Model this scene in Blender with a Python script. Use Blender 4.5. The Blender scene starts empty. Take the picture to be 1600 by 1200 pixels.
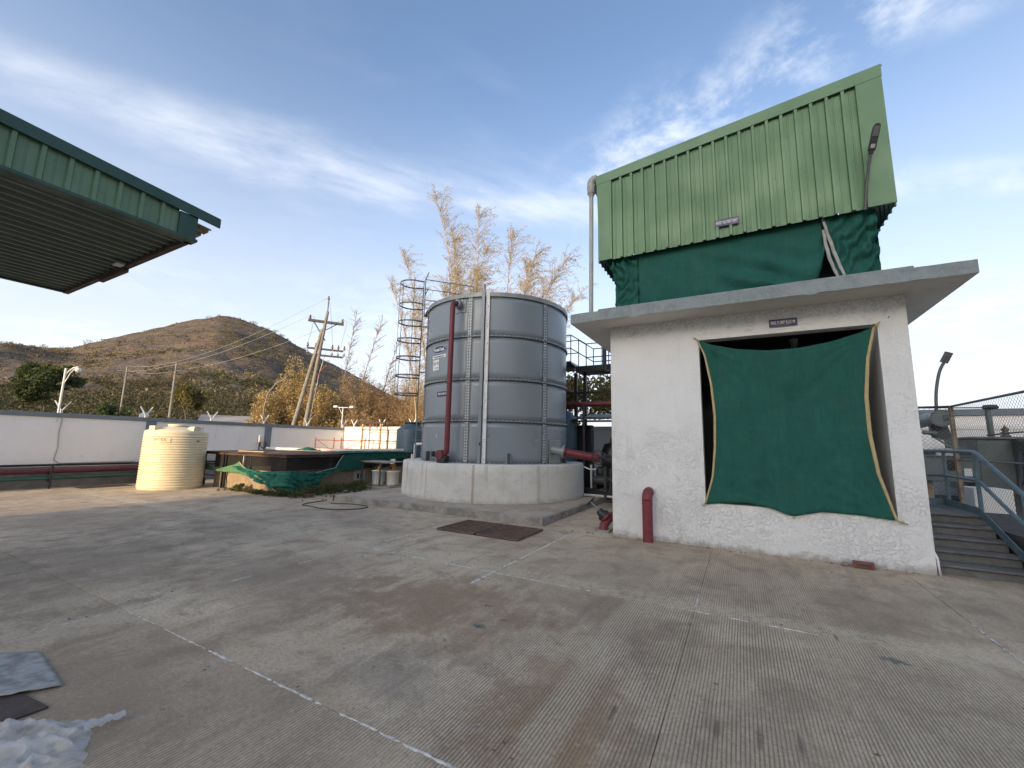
import bpy, bmesh, math, random
import numpy as np
from mathutils import Vector, Matrix, noise
random.seed(7); rng = np.random.default_rng(11)
R = math.radians
scn = bpy.context.scene
C = scn.collection
# ---------------------------------------------------------------- camera
# world axes follow the site grid: X along the pump house front, Y into the yard
cam_d = bpy.data.cameras.new('camera'); cam = bpy.data.objects.new('camera', cam_d); C.objects.link(cam)
cam_d.sensor_width = 36.0; cam_d.lens = 36.0*649.1/1600; cam_d.clip_start = 0.05; cam_d.clip_end = 6000
TILT, ROLL, YAW = 0.14317, 0.020783, 0.5017
mt_tilt = Matrix(((1,0,0),(0,math.cos(TILT),math.sin(TILT)),(0,-math.sin(TILT),math.cos(TILT))))
mt_roll = Matrix(((math.cos(ROLL),0,math.sin(ROLL)),(0,1,0),(-math.sin(ROLL),0,math.cos(ROLL))))
mt_yaw = Matrix(((math.cos(YAW),-math.sin(YAW),0),(math.sin(YAW),math.cos(YAW),0),(0,0,1)))
MM = mt_yaw @ (mt_roll @ mt_tilt).transposed()
right, fwd, up = MM @ Vector((1,0,0)), MM @ Vector((0,1,0)), MM @ Vector((0,0,1))
mw = Matrix((right, up, -fwd)).transposed().to_4x4(); mw.translation = (0,0,1.55)
cam.matrix_world = mw
scn.camera = cam
# ---------------------------------------------------------------- light
SUN_EL = R(12.0); SUN_AZ = R(-90.5)            # direction TO the sun, seen from the yard: behind, along -Y
world = bpy.data.worlds.new('World'); scn.world = world; world.use_nodes = True
wn = world.node_tree; wn.nodes.clear()
def W(t, **k):
    n = wn.nodes.new(t)
    for a, b in k.items(): setattr(n, a, b)
    return n
def wl(a, b): wn.links.new(a, b)
def wm(op, a, b=None, c=None, clamp=False):
    n = W('ShaderNodeMath', operation=op, use_clamp=clamp)
    for i, v in enumerate((a, b, c)):
        if v is None: continue
        if isinstance(v, (int, float)): n.inputs[i].default_value = v
        else: wl(v, n.inputs[i])
    return n.outputs[0]
sky = W('ShaderNodeTexSky', sky_type='NISHITA', sun_disc=False, sun_elevation=SUN_EL, sun_rotation=R(180.5),
        air_density=0.8, dust_density=4.0, ozone_density=1.5, altitude=300)
tc = W('ShaderNodeTexCoord'); sep = W('ShaderNodeSeparateXYZ'); wl(tc.outputs['Generated'], sep.inputs[0])
zz = wm('ADD', wm('MAXIMUM', sep.outputs[2], 0.0), 0.15)
qx = wm('DIVIDE', sep.outputs[0], zz); qy = wm('DIVIDE', sep.outputs[1], zz)
s_ = wm('ADD', wm('MULTIPLY', qx, .637), wm('MULTIPLY', qy, .771))
n_ = wm('SUBTRACT', wm('MULTIPLY', qx, .771), wm('MULTIPLY', qy, .637))
def wnoise(sx, sy, scale, det, rough, dist=0.0, off=0.0):
    cb = W('ShaderNodeCombineXYZ'); wl(wm('MULTIPLY', s_, sx), cb.inputs[0]); wl(wm('MULTIPLY', n_, sy), cb.inputs[1]); cb.inputs[2].default_value = off
    t = W('ShaderNodeTexNoise'); wl(cb.outputs[0], t.inputs['Vector']); t.inputs['Scale'].default_value = scale
    t.inputs['Detail'].default_value = det; t.inputs['Roughness'].default_value = rough; t.inputs['Distortion'].default_value = dist
    return t.outputs[0]
def wramp(x, a, b):
    n = W('ShaderNodeMapRange', interpolation_type='SMOOTHSTEP'); wl(x, n.inputs[0]); n.inputs[1].default_value = a; n.inputs[2].default_value = b
    return n.outputs[0]
warp = wm('MULTIPLY', wm('SUBTRACT', wnoise(1, 1, 2.2, 4, .6, 0, 3.1), .5), .22)
fib = wnoise(.6, 1.5, 5.0, 6, .58, .15)            # wind-combed fibres
puf = wnoise(1.0, 1.0, 6.5, 8, .62, .15, 7.7)          # broken puffs
big = wnoise(.7, 1.2, 1.1, 3, .5, .4, 1.3)
d1 = wm('ABSOLUTE', wm('SUBTRACT', wm('ADD', n_, warp), wm('SUBTRACT', wm('MULTIPLY', wm('POWER', wm('ADD', s_, .05), 2.0), .3), 1.245)))
m1 = wm('MULTIPLY', wramp(d1, .17, .0), wramp(fib, .22, .72))
d2 = wm('ABSOLUTE', wm('SUBTRACT', wm('ADD', s_, warp), wm('ADD', wm('MULTIPLY', n_, .42), 1.03)))
m2 = wm('MULTIPLY', wm('MULTIPLY', wramp(d2, .19, .0), wramp(puf, .40, .72)), wramp(n_, -1.15, -.8))
m3 = wm('MULTIPLY', wramp(big, .45, .75), wramp(fib, .42, .85))
lowb = wm('MULTIPLY', wramp(sep.outputs[2], .44, .18), wm('MULTIPLY', wramp(puf, .36, .62), wramp(big, .38, .62)))
haze_ = wm('MULTIPLY', wramp(sep.outputs[2], .75, -.02), .85)
mask = wm('ADD', wm('ADD', wm('MULTIPLY', m1, .38), wm('MULTIPLY', m2, .55)), wm('ADD', wm('MULTIPLY', m3, .12), wm('MULTIPLY', lowb, .24)), clamp=True)
mixh = W('ShaderNodeMix', data_type='RGBA'); wl(haze_, mixh.inputs[0]); wl(sky.outputs[0], mixh.inputs[6]); mixh.inputs[7].default_value = (2.55, 2.62, 2.85, 1)
mix = W('ShaderNodeMix', data_type='RGBA'); wl(mask, mix.inputs[0]); wl(mixh.outputs[2], mix.inputs[6]); mix.inputs[7].default_value = (3.6, 3.6, 3.65, 1)
bg = W('ShaderNodeBackground'); wl(mix.outputs[2], bg.inputs[0]); bg.inputs[1].default_value = 0.15
world.cycles.sampling_method = 'MANUAL'; world.cycles.sample_map_resolution = 512
wo = W('ShaderNodeOutputWorld'); wl(bg.outputs[0], wo.inputs[0])
sl = bpy.data.lights.new('sun', 'SUN'); sl.energy = 2.0; sl.angle = R(.55); sl.color = (1.0, .75, .46)
sun = bpy.data.objects.new('sun', sl); C.objects.link(sun)
tosun = Vector((math.cos(SUN_EL)*math.cos(SUN_AZ), math.cos(SUN_EL)*math.sin(SUN_AZ), math.sin(SUN_EL)))
sun.rotation_euler = tosun.to_track_quat('Z', 'Y').to_euler(); sun.location = (0, -60, 40)
scn.view_settings.view_transform = 'Standard'; scn.view_settings.look = 'None'
scn.view_settings.exposure = 1.42; scn.view_settings.gamma = 1.0
scn.render.engine = 'CYCLES'
scn.cycles.max_bounces = 5; scn.cycles.diffuse_bounces = 3; scn.cycles.glossy_bounces = 3; scn.cycles.transparent_max_bounces = 6; scn.cycles.transmission_bounces = 3
# ---------------------------------------------------------------- material helpers
class NT:
    def __init__(s, name):
        s.m = bpy.data.materials.new(name); s.m.use_nodes = True; s.t = s.m.node_tree
        s.b = s.t.nodes['Principled BSDF']; s.out = s.t.nodes['Material Output']
        s.pos = s.n('ShaderNodeNewGeometry').outputs['Position']
    def n(s, t, **k):
        n = s.t.nodes.new(t)
        for a, b in k.items(): setattr(n, a, b)
        return n
    def l(s, a, b): s.t.links.new(a, b)
    def put(s, sock, v):
        if isinstance(v, bpy.types.NodeSocket): s.l(v, sock)
        elif isinstance(v, (tuple, list)) and len(v) == 3 and sock.type == 'RGBA': sock.default_value = (*v, 1)
        else: sock.default_value = v
    def math(s, op, a, b=None, clamp=False):
        n = s.n('ShaderNodeMath', operation=op, use_clamp=clamp); s.put(n.inputs[0], a)
        if b is not None: s.put(n.inputs[1], b)
        return n.outputs[0]
    def xyz(s, v=None):
        n = s.n('ShaderNodeSeparateXYZ'); s.l(v or s.pos, n.inputs[0]); return n.outputs
    def scale(s, k, v=None, off=(0,0,0)):
        n = s.n('ShaderNodeMapping'); s.l(v or s.pos, n.inputs[0]); n.inputs['Scale'].default_value = k; n.inputs['Location'].default_value = off
        return n.outputs[0]
    def noise(s, sc, det=4, rough=.55, dist=0, v=None):
        det = min(det, 4)
        n = s.n('ShaderNodeTexNoise'); s.l(v or s.pos, n.inputs['Vector'])
        for k, x in (('Scale', sc), ('Detail', det), ('Roughness', rough), ('Distortion', dist)): n.inputs[k].default_value = x
        return n.outputs[0]
    def vor(s, sc, v=None, feat='F1'):
        n = s.n('ShaderNodeTexVoronoi', feature=feat); s.l(v or s.pos, n.inputs['Vector']); n.inputs['Scale'].default_value = sc
        return n.outputs[0]
    def ramp(s, x, a, b, lo=0., hi=1.):
        n = s.n('ShaderNodeMapRange', interpolation_type='SMOOTHSTEP'); s.l(x, n.inputs[0])
        for i, v in ((1,a),(2,b),(3,lo),(4,hi)): n.inputs[i].default_value = v
        return n.outputs[0]
    def mix(s, f, a, b):
        n = s.n('ShaderNodeMix', data_type='RGBA'); s.put(n.inputs[0], f); s.put(n.inputs[6], a); s.put(n.inputs[7], b); return n.outputs[2]
    def bump(s, h, st=.3, d=.02, prev=None):
        n = s.n('ShaderNodeBump'); s.l(h, n.inputs['Height']); n.inputs['Strength'].default_value = st; n.inputs['Distance'].default_value = d
        if prev is not None: s.l(prev, n.inputs['Normal'])
        return n.outputs[0]
    def rnd(s): return s.n('ShaderNodeObjectInfo').outputs['Random']
    def fin(s, col, rough=.6, metal=0., nrm=None, spec=None):
        s.put(s.b.inputs['Base Color'], col); s.put(s.b.inputs['Roughness'], rough); s.b.inputs['Metallic'].default_value = metal
        if nrm is not None: s.l(nrm, s.b.inputs['Normal'])
        if spec is not None: s.b.inputs['Specular IOR Level'].default_value = spec
        return s.m
MAT = {}
def simple(name, c1, c2=None, rough=.6, metal=0., sc=3., bsc=40., bst=.15, bd=.004, vr=.0, streak=0.):
    """paint, plastic or metal with a second tone of dirt, fine relief and optional run-down streaks"""
    s = NT(name); c2 = c2 or tuple(x*.8 for x in c1)
    f = s.ramp(s.noise(sc, 6, .62), .35, .72)
    col = s.mix(f, c1, c2)
    if streak:
        st = s.ramp(s.noise(9, 4, .6, v=s.scale((1, 1, .06))), .52, .75)
        col = s.mix(s.math('MULTIPLY', st, streak), col, tuple(x*.45 for x in c1))
    rg = s.ramp(s.noise(sc*2.3, 4), .3, .7, rough-.08, rough+.1)
    MAT[name] = s.fin(col, rg, metal, s.bump(s.noise(bsc, 3), bst, bd)); return MAT[name]
# painted metal, plastics
simple('tank_grey', (.245,.280,.305), (.235,.268,.292), .34, .1, .5, 3.0, .0, .006, streak=.04)
simple('rim_grey', (.33,.35,.34), (.24,.25,.24), .45, .2)
simple('seam_dark', (.085,.095,.10), (.06,.065,.07), .4, .2)
simple('zinc', (.55,.56,.56), (.42,.43,.43), .5, .3, 12)
simple('gauge_white', (.78,.79,.78), (.66,.66,.63), .4)
simple('black_paint', (.018,.019,.022), (.03,.03,.032), .42, .1, 8)
simple('steel_dark', (.10,.105,.11), (.15,.12,.09), .5, .4, 9)
simple('ladder_grey', (.17,.19,.20), (.22,.2,.17), .45, .5, 9)
simple('red_paint', (.17,.022,.032), (.12,.018,.024), .42, 0, 5, 30, .1)
simple('red_faded', (.20,.032,.042), (.13,.024,.032), .55, 0, 4)
simple('red_dark', (.105,.022,.030), (.075,.02,.026), .55, 0, 4)
simple('red_scaffold', (.42,.05,.03), (.25,.06,.04), .55, 0, 9)
simple('green_pipe', (.03,.115,.075), (.03,.075,.055), .5)
simple('pvc_grey', (.44,.45,.42), (.36,.36,.33), .5, 0, 4, streak=.12)
simple('pvc_white', (.74,.73,.68), (.62,.59,.5), .5)
simple('cladding', (.115,.222,.115), (.100,.198,.102), .42, .12, .8, 5, .02, .006, streak=.07)
simple('trim_green', (.125,.230,.125), (.112,.208,.113), .45, .12, .9, 6, .05)
simple('trim_dark', (.026,.075,.058), (.020,.060,.047), .5, .1, 2)
simple('fascia_green', (.135,.225,.135), (.115,.195,.118), .5, .1, 2)
simple('soffit_sheet', (.13,.165,.135), (.105,.135,.11), .5, .2, 2)
simple('rust', (.105,.066,.05), (.062,.042,.034), .75, .1, 6, 25, .4)
simple('grate_steel', (.16,.105,.085), (.10,.07,.055), .6, .3, 8)
simple('rust_pale', (.36,.30,.22), (.20,.125,.075), .75, 0, 7, 25, .3)
simple('rail_blue', (.115,.175,.20), (.085,.13,.15), .42, .1, 5)
simple('white_paint', (.76,.77,.76), (.62,.62,.58), .5, 0, 6)
simple('wall_grey', (.19,.225,.25), (.16,.19,.21), .75, 0, 4)
simple('plastic_cream', (.74,.66,.47), (.66,.57,.39), .42, 0, 2.2, 20, .05, .004, streak=.05)
simple('plastic_white', (.66,.69,.68), (.55,.57,.55), .4)
simple('plastic_blue', (.055,.105,.145), (.045,.085,.12), .48, 0, 3)
simple('plastic_black', (.012,.013,.016), (.02,.02,.022), .4)
simple('pump_yellow', (.50,.28,.03), (.35,.17,.03), .45)
simple('sign_blue', (.014,.018,.10), (.012,.016,.08), .35)
simple('sign_white', (.8,.8,.82), (.74,.74,.76), .5)
simple('ink_black', (.02,.02,.02), None, .6)
simple('ink_green', (.03,.22,.07), None, .6)
simple('trafo_grey', (.155,.185,.18), (.115,.135,.13), .45, .1, 2.5, streak=.2)
simple('trafo_dark', (.055,.062,.062), (.04,.045,.045), .5, .1, 2.5)
simple('pole_concrete', (.26,.24,.205), (.18,.165,.14), .85, 0, 3)
simple('wood_board', (.50,.36,.17), (.36,.23,.1), .7, 0, 6)
simple('plywood_dark', (.075,.048,.036), (.05,.034,.027), .7, 0, 6)
simple('ceramic', (.10,.06,.045), (.06,.04,.03), .3)
simple('cable', (.02,.02,.022), None, .6)
simple('hose', (.075,.06,.042), (.10,.08,.055), .6)
simple('glass_lens', (.5,.53,.55), (.4,.42,.44), .25)
simple('brick_red', (.22,.085,.062), (.15,.065,.05), .9, 0, 25, 60, .5, .004)
simple('shed_roof', (.42,.39,.34), (.32,.28,.23), .7, .1, .4)
simple('shed_wall', (.20,.19,.175), (.15,.14,.13), .9, 0, .4)
simple('bark', (.10,.075,.05), (.16,.12,.08), .9, 0, 9, 30, .4)
simple('bark_pale', (.30,.23,.13), (.22,.16,.09), .85, 0, 9, 30, .3)
simple('culm', (.40,.31,.16), (.30,.24,.13), .6, 0, 5)
simple('building_panel', (.46,.47,.46), (.40,.41,.40), .6)
simple('strap', (.50,.40,.20), (.40,.31,.15), .8, 0, 12)
simple('tape_grey', (.42,.41,.37), (.32,.31,.28), .8, 0, 12)
simple('pebble', (.30,.27,.23), (.16,.14,.12), .9, 0, 14)
simple('gravel_dark', (.10,.092,.082), (.06,.055,.05), .95, 0, 9, 30, .9, .03)
simple('galv_sheet', (.36,.36,.345), (.15,.148,.14), .6, .0, 11, 14, .5, .012)
simple('ink_brown', (.20,.16,.09), None, .6)
# ---------------------------------------------------------------- special materials
def soft_spot(s, x, y, cx, cy, rx, ry, edge):
    a = s.math('POWER', s.math('DIVIDE', s.math('SUBTRACT', x, cx), rx), 2.0)
    b = s.math('POWER', s.math('DIVIDE', s.math('SUBTRACT', y, cy), ry), 2.0)
    d = s.math('ADD', s.math('SQRT', s.math('ADD', a, b)), edge)
    return s.ramp(d, 1.25, .25)
def m_concrete():
    s = NT('tined_concrete'); x, y, z = s.xyz()
    n1 = s.noise(.55, 7, .62, .4); n2 = s.noise(2.4, 7, .65, .6); n3 = s.noise(14, 5, .65); n4 = s.noise(70, 3, .6)
    wob = s.math('MULTIPLY', s.math('SUBTRACT', s.noise(1.3, 4, .6, v=s.scale((1, .35, 1))), .5), .030)
    edge = s.math('ADD', s.math('MULTIPLY', s.math('SUBTRACT', s.noise(1.9, 4, .72, .6), .5), 2.6), s.math('MULTIPLY', s.math('SUBTRACT', s.noise(9, 4, .7, .3, v=s.scale((1, .35, 1))), .5), 1.3))
    col = s.mix(s.ramp(n1, .36, .64), (.76,.605,.425), (.52,.395,.265))
    col = s.mix(s.ramp(n2, .44, .70, 0, .85), col, (.33,.25,.17))
    col = s.mix(s.ramp(n3, .48, .75, 0, .35), col, (0.683,0.561,0.387))
    sweep = s.noise(3.2, 6, .65, .5, v=s.scale((1.5, .16, 1)))            # long broom and tyre streaks
    col = s.mix(s.ramp(sweep, .5, .74, 0, .55), col, (0.671,0.556,0.383))
    col = s.mix(s.ramp(sweep, .47, .28, 0, .65), col, (.33,.25,.165))
    # rust and oil stains left by stored goods
    for cx, cy, rx, ry, c, k in ((-2.75,3.45,1.25,.85,(.32,.20,.11),.85), (-1.05,2.55,.5,.8,(.36,.21,.105),.75), (-1.15,4.0,.5,.65,(.30,.205,.13),.6),
                                 (-4.7,3.2,1.5,.9,(.27,.20,.14),.55), (-7.2,2.3,1.7,1.2,(.24,.18,.13),.6), (-8.6,4.4,2.0,.9,(.26,.20,.145),.5),
                                 (1.1,5.6,.6,.7,(.26,.175,.12),.5), (-3.6,1.3,.8,.5,(.30,.205,.135),.6), (-2.2,2.35,.45,.35,(.20,.165,.13),.55),
                                 (-6.2,5.9,1.2,.6,(.28,.215,.155),.5), (-.95,2.2,.3,.35,(.40,.235,.10),.6), (-10.8,3.4,2.2,1.3,(.27,.21,.15),.5), (.9,3.6,.9,.7,(.30,.235,.165),.35)):
        col = s.mix(s.math('MULTIPLY', soft_spot(s, x, y, cx, cy, rx, ry, edge), k), col, c)
    # cement smear beside the joints
    for cx, w, y0, y1 in ((-1.02,.16,1.9,4.6),):
        d = s.math('ABSOLUTE', s.math('SUBTRACT', s.math('ADD', x, s.math('MULTIPLY', edge, .06)), cx))
        mk = s.math('MULTIPLY', s.ramp(d, w, w*.4), s.math('MULTIPLY', s.ramp(y, y0, y0+.3), s.ramp(y, y1, y1-.1)))
        col = s.mix(s.math('MULTIPLY', mk, .55), col, (0.708,0.594,0.413))
    d = s.math('ABSOLUTE', s.math('SUBTRACT', s.math('ADD', y, s.math('MULTIPLY', edge, .10)), 4.72))
    smear = s.math('MULTIPLY', s.ramp(d, .26, .06), s.ramp(n3, .32, .6))
    col = s.mix(s.math('MULTIPLY', smear, .5), col, (0.756,0.649,0.469))
    # tined grooves along Y: crisp on the right and in the near row, worn smooth on the middle slabs
    ph = s.math('MULTIPLY', s.math('ADD', x, wob), 2*math.pi/.0215)
    g = s.ramp(s.math('SINE', ph), .05, .75)
    xr = s.ramp(s.math('ADD', x, s.math('MULTIPLY', edge, .5)), -2.7, -1.3)
    near = s.math('MULTIPLY', s.ramp(y, 1.87, 1.83), .8)
    worn = s.math('MAXIMUM', xr, s.math('ADD', near, .10), clamp=True)
    patch = s.ramp(s.noise(1.6, 4, .6, .4, v=s.scale((1, .45, 1))), .28, .56, .35, 1.)
    brk = s.ramp(s.noise(26, 3, .65, v=s.scale((1, .22, 1))), .26, .52, .45, 1.)
    worn = s.math('MULTIPLY', s.math('MULTIPLY', worn, patch), s.math('MULTIPLY', brk, s.math('SUBTRACT', 1.0, s.math('MULTIPLY', smear, .8))), clamp=True)
    gg = s.math('MULTIPLY', g, worn)
    col = s.mix(s.math('MULTIPLY', gg, .86), col, (.135,.108,.082))
    # pits and dark specks, paint splashes
    sp = s.ramp(s.vor(9.0), .035, .012)
    col = s.mix(s.math('MULTIPLY', s.math('MULTIPLY', sp, s.ramp(n2, .45, .6)), .8), col, (.05,.045,.04))
    for cx, cy, r in ((-2.05,3.23,.075), (-1.93,3.45,.035), (.92,4.35,.085), (.99,4.33,.04)):
        col = s.mix(soft_spot(s, x, y, cx, cy, r, r*.6, s.math('MULTIPLY', s.math('SUBTRACT', s.noise(22, 4, .6), .5), 2.2)), col, (.035,.095,.09))
    for cx, cy in ((-.2,2.81), (.01,2.84), (.2,2.9), (-.74,2.66), (.62,4.6)):
        col = s.mix(s.math('MULTIPLY', soft_spot(s, x, y, cx, cy, .018, .11, s.math('MULTIPLY', edge, .5)), .75), col, (.05,.042,.036))
    n5 = s.noise(190, 2, .7); n6 = s.noise(38, 4, .7, .3)
    col = s.mix(s.ramp(n6, .44, .70, 0, .55), col, (0.199,0.159,0.114)); col = s.mix(s.ramp(n6, .46, .28, 0, .35), col, (0.702,0.610,0.469))
    col = s.mix(s.ramp(n5, .38, .66, 0, .26), col, (.12,.10,.08))
    col = s.mix(s.math('MULTIPLY', s.rnd(), .22), col, (0.439,0.341,0.228))
    b = s.bump(s.math('SUBTRACT', s.math('MULTIPLY', n6, 1.2), s.math('MULTIPLY', gg, 1.6)), .5, .004)
    MAT['tined_concrete'] = s.fin(col, s.ramp(n2, .3, .7, .72, .9), 0, b)
m_concrete()
def m_conc(name, c1, c2, c3, sc=1.5, pit=.3, dirt_z=None, bst=.5, bsc=8., joint=None):
    s = NT(name); x, y, z = s.xyz()
    n1 = s.noise(sc, 7, .65, .5); n2 = s.noise(sc*5, 6, .65); n3 = s.noise(sc*30, 4)
    col = s.mix(s.ramp(n1, .35, .68), c1, c2); col = s.mix(s.ramp(n2, .5, .75, 0, .7), col, c3)
    st = s.ramp(s.noise(5, 5, .62, v=s.scale((1, 1, .08))), .52, .78)
    col = s.mix(s.math('MULTIPLY', st, .35), col, tuple(a*.55 for a in c2))
    if dirt_z:
        z0, z1, cd, k = dirt_z
        col = s.mix(s.math('MULTIPLY', s.ramp(s.math('ADD', z, s.math('MULTIPLY', s.math('SUBTRACT', n2, .5), .5)), z1, z0), k), col, cd)
    col = s.mix(s.ramp(n3, .35, .7, 0, pit), col, tuple(a*.5 for a in c2))
    b = s.bump(n2, bst, .03); b = s.bump(s.noise(bsc*8, 4, .6), .3, .006, b)
    MAT[name] = s.fin(col, .88, 0, b); return MAT[name]
m_conc('apron_concrete', (.52,.435,.33), (.38,.31,.235), (.60,.51,.40))
m_conc('kerb_concrete', (.36,.335,.29), (.20,.185,.16), (.45,.425,.375), 3.)
m_conc('roof_concrete', (.30,.34,.34), (.235,.27,.27), (.36,.39,.385), 4., .3, None, .35)
m_conc('pit_wall', (.36,.28,.185), (.26,.195,.125), (.44,.35,.24), 2.2, .3, None, 1.0, 5.)
m_conc('block_concrete', (.34,.32,.28), (.24,.225,.19), (.40,.38,.34), 3.)
m_conc('step_stone', (.165,.165,.16), (.11,.11,.108), (.2,.2,.195), 3.)
m_conc('dirt', (.23,.185,.135), (.155,.12,.088), (.29,.24,.18), .8, .3, None, .8)
m_conc('lower_wall', (.27,.265,.25), (.19,.185,.175), (.32,.315,.3), 1.5)
def m_plaster(name, base, tone, rough_bump=.55, soffit=None, foot=True):
    s = NT(name); x, y, z = s.xyz()
    n1 = s.noise(.9, 6, .6, .3); n2 = s.noise(6, 6, .65, .4); n3 = s.noise(34, 5, .62, .6)
    col = s.mix(s.ramp(n1, .38, .7, 0, .8), base, tone)
    col = s.mix(s.ramp(n2, .60, .80, 0, .4), col, tuple(a*.72 for a in tone))
    st = s.ramp(s.noise(7, 5, .65, .3, v=s.scale((1, 1, .07))), .56, .8)
    col = s.mix(s.math('MULTIPLY', st, .22), col, (.34,.33,.29))
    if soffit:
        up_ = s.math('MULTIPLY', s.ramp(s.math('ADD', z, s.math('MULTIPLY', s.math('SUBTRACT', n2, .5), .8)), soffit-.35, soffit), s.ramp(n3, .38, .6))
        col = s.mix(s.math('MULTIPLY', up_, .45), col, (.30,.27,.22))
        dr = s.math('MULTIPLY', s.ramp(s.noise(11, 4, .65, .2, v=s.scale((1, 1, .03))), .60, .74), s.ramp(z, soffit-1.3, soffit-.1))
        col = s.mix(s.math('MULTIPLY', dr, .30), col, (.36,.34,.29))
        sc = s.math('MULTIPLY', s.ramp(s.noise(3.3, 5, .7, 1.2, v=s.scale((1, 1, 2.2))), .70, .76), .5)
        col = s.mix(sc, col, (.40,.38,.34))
    if foot:
        ft = s.ramp(s.math('ADD', z, s.math('MULTIPLY', s.math('SUBTRACT', n2, .5), .30)), .12, -.02)
        col = s.mix(s.math('MULTIPLY', ft, .7), col, (.26,.23,.19))
    blob = s.math('MULTIPLY', s.ramp(s.noise(22, 4, .62, .7), .46, .60), s.math('MULTIPLY', s.ramp(s.noise(1.6, 3, .6), .36, .58, .25, 1.), s.ramp(z, 2.6, .5, .35, 1.)))
    b = s.bump(blob, rough_bump, .012); b = s.bump(n3, .35, .006, b); b = s.bump(n1, .25, .05, b)
    MAT[name] = s.fin(col, .85, 0, b); return MAT[name]
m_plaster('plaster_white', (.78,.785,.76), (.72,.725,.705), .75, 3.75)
m_plaster('soffit_white', (.66,.63,.58), (.56,.53,.48), .4, None, False)
m_plaster('ring_plaster', (.60,.595,.56), (.50,.49,.455), .3, None, True)
m_plaster('boundary_white', (.90,.88,.835), (.85,.83,.785), .4, None, False)
m_plaster('interior_shade', (.10,.10,.10), (.07,.07,.07), .3, None, False)  # room's shade put into a near-black plaster colour
def m_ring():
    s = NT('ring_concrete'); x, y, z = s.xyz()
    n1 = s.noise(1.1, 6, .6, .4); n2 = s.noise(8, 6, .65)
    col = s.mix(s.ramp(n1, .35, .7), (.68,.665,.61), (.55,.535,.48))
    run = s.math('MULTIPLY', s.ramp(s.noise(4.2, 5, .68, .2, v=s.scale((1, 1, .05))), .56, .72), s.ramp(z, .1, .7, .35, 1))
    col = s.mix(s.math('MULTIPLY', run, .5), col, (.30,.27,.22))
    for ax, ay, w, c, k in ((-5.55,8.31,.035,(.30,.19,.10),.6), (-6.85,8.18,.022,(.36,.27,.18),.4), (-4.3,9.28,.05,(.32,.3,.26),.35)):
        d = s.math('SQRT', s.math('ADD', s.math('POWER', s.math('SUBTRACT', x, ax), 2.0), s.math('POWER', s.math('SUBTRACT', y, ay), 2.0)))
        d = s.math('ADD', d, s.math('MULTIPLY', s.math('SUBTRACT', s.noise(9, 4, .6, v=s.scale((1,1,.2))), .5), w*1.6))
        col = s.mix(s.math('MULTIPLY', s.ramp(d, w*1.4, w*.3), k), col, c)
    crack = s.ramp(s.math('ABSOLUTE', s.math('SUBTRACT', s.noise(1.6, 5, .6, .8), .5)), .006, .0)
    col = s.mix(s.math('MULTIPLY', crack, .5), col, (.2,.19,.17))
    col = s.mix(s.ramp(s.math('ADD', z, s.math('MULTIPLY', s.math('SUBTRACT', n2, .5), .25)), .28, .12, 0, .6), col, (.30,.27,.22))
    MAT['ring_concrete'] = s.fin(col, .85, 0, s.bump(n2, .25, .015))
m_ring()
def m_net(name, c1, c2, tr=.12):
    s = NT(name); x, y, z = s.xyz()
    w = s.math('MULTIPLY', s.math('SINE', s.math('MULTIPLY', s.math('ADD', x, y), 900.)), s.math('SINE', s.math('MULTIPLY', z, 900.)))
    n = s.noise(2.2, 6, .6, .3, v=s.scale((2.5, 2.5, .8))); n3 = s.noise(38, 4, .6, v=s.scale((1, 1, .15)))
    col = s.mix(s.ramp(n, .35, .7), c1, c2); col = s.mix(s.ramp(n3, .36, .7, 0, .6), col, tuple(a*.66 for a in c1))
    hb = s.noise(26, 3, .6, v=s.scale((.15, .15, 1))); col = s.mix(s.ramp(hb, .42, .7, 0, .14), col, tuple(min(1, a*1.35+.006) for a in c1))
    du = s.noise(3.5, 4, .65, .4); col = s.mix(s.ramp(du, .52, .78, 0, .12), col, (.12,.14,.12))
    tb = s.n('ShaderNodeBsdfTranslucent'); s.put(tb.inputs[0], tuple(min(1, a*1.3) for a in c1))
    s.fin(col, .75, 0, s.bump(w, .15, .001, s.bump(n3, .12, .004)), .3)
    mx = s.n('ShaderNodeMixShader'); mx.inputs[0].default_value = tr
    s.l(s.b.outputs[0], mx.inputs[1]); s.l(tb.outputs[0], mx.inputs[2]); s.l(mx.outputs[0], s.out.inputs[0])
    MAT[name] = s.m
m_net('shade_net', (.020,.138,.106), (.015,.110,.086), .2)
m_net('net_worn', (.030,.19,.135), (.020,.135,.098), .2)
m_net('net_sunlit', (.12,.27,.14), (.09,.21,.11), .2)  # paler net green, with the sunlight painted into the colour
def m_leaf(name, c1, c2, c3, tr=.35, sc=.7):
    s = NT(name); n = s.noise(sc, 4, .6); n2 = s.noise(sc*9, 3, .6)
    col = s.mix(s.ramp(n, .36, .66), c1, c2); col = s.mix(s.ramp(n2, .45, .68), col, c3)
    tb = s.n('ShaderNodeBsdfTranslucent'); s.l(col, tb.inputs[0]); s.fin(col, .65, 0, None, .25)
    mx = s.n('ShaderNodeMixShader'); mx.inputs[0].default_value = tr
    s.l(s.b.outputs[0], mx.inputs[1]); s.l(tb.outputs[0], mx.inputs[2]); s.l(mx.outputs[0], s.out.inputs[0])
    MAT[name] = s.m
m_leaf('leaf_gold', (.46,.33,.145), (.38,.275,.125), (.54,.42,.21))
m_leaf('leaf_straw', (.50,.42,.31), (.42,.335,.22), (.57,.51,.41), .3)
m_leaf('leaf_brown', (.38,.26,.14), (.30,.205,.11), (.48,.35,.20), .3)
m_leaf('leaf_olive', (.17,.15,.05), (.11,.105,.04), (.24,.19,.07))
m_leaf('leaf_green', (.08,.105,.038), (.058,.08,.03), (.115,.13,.05))
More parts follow.
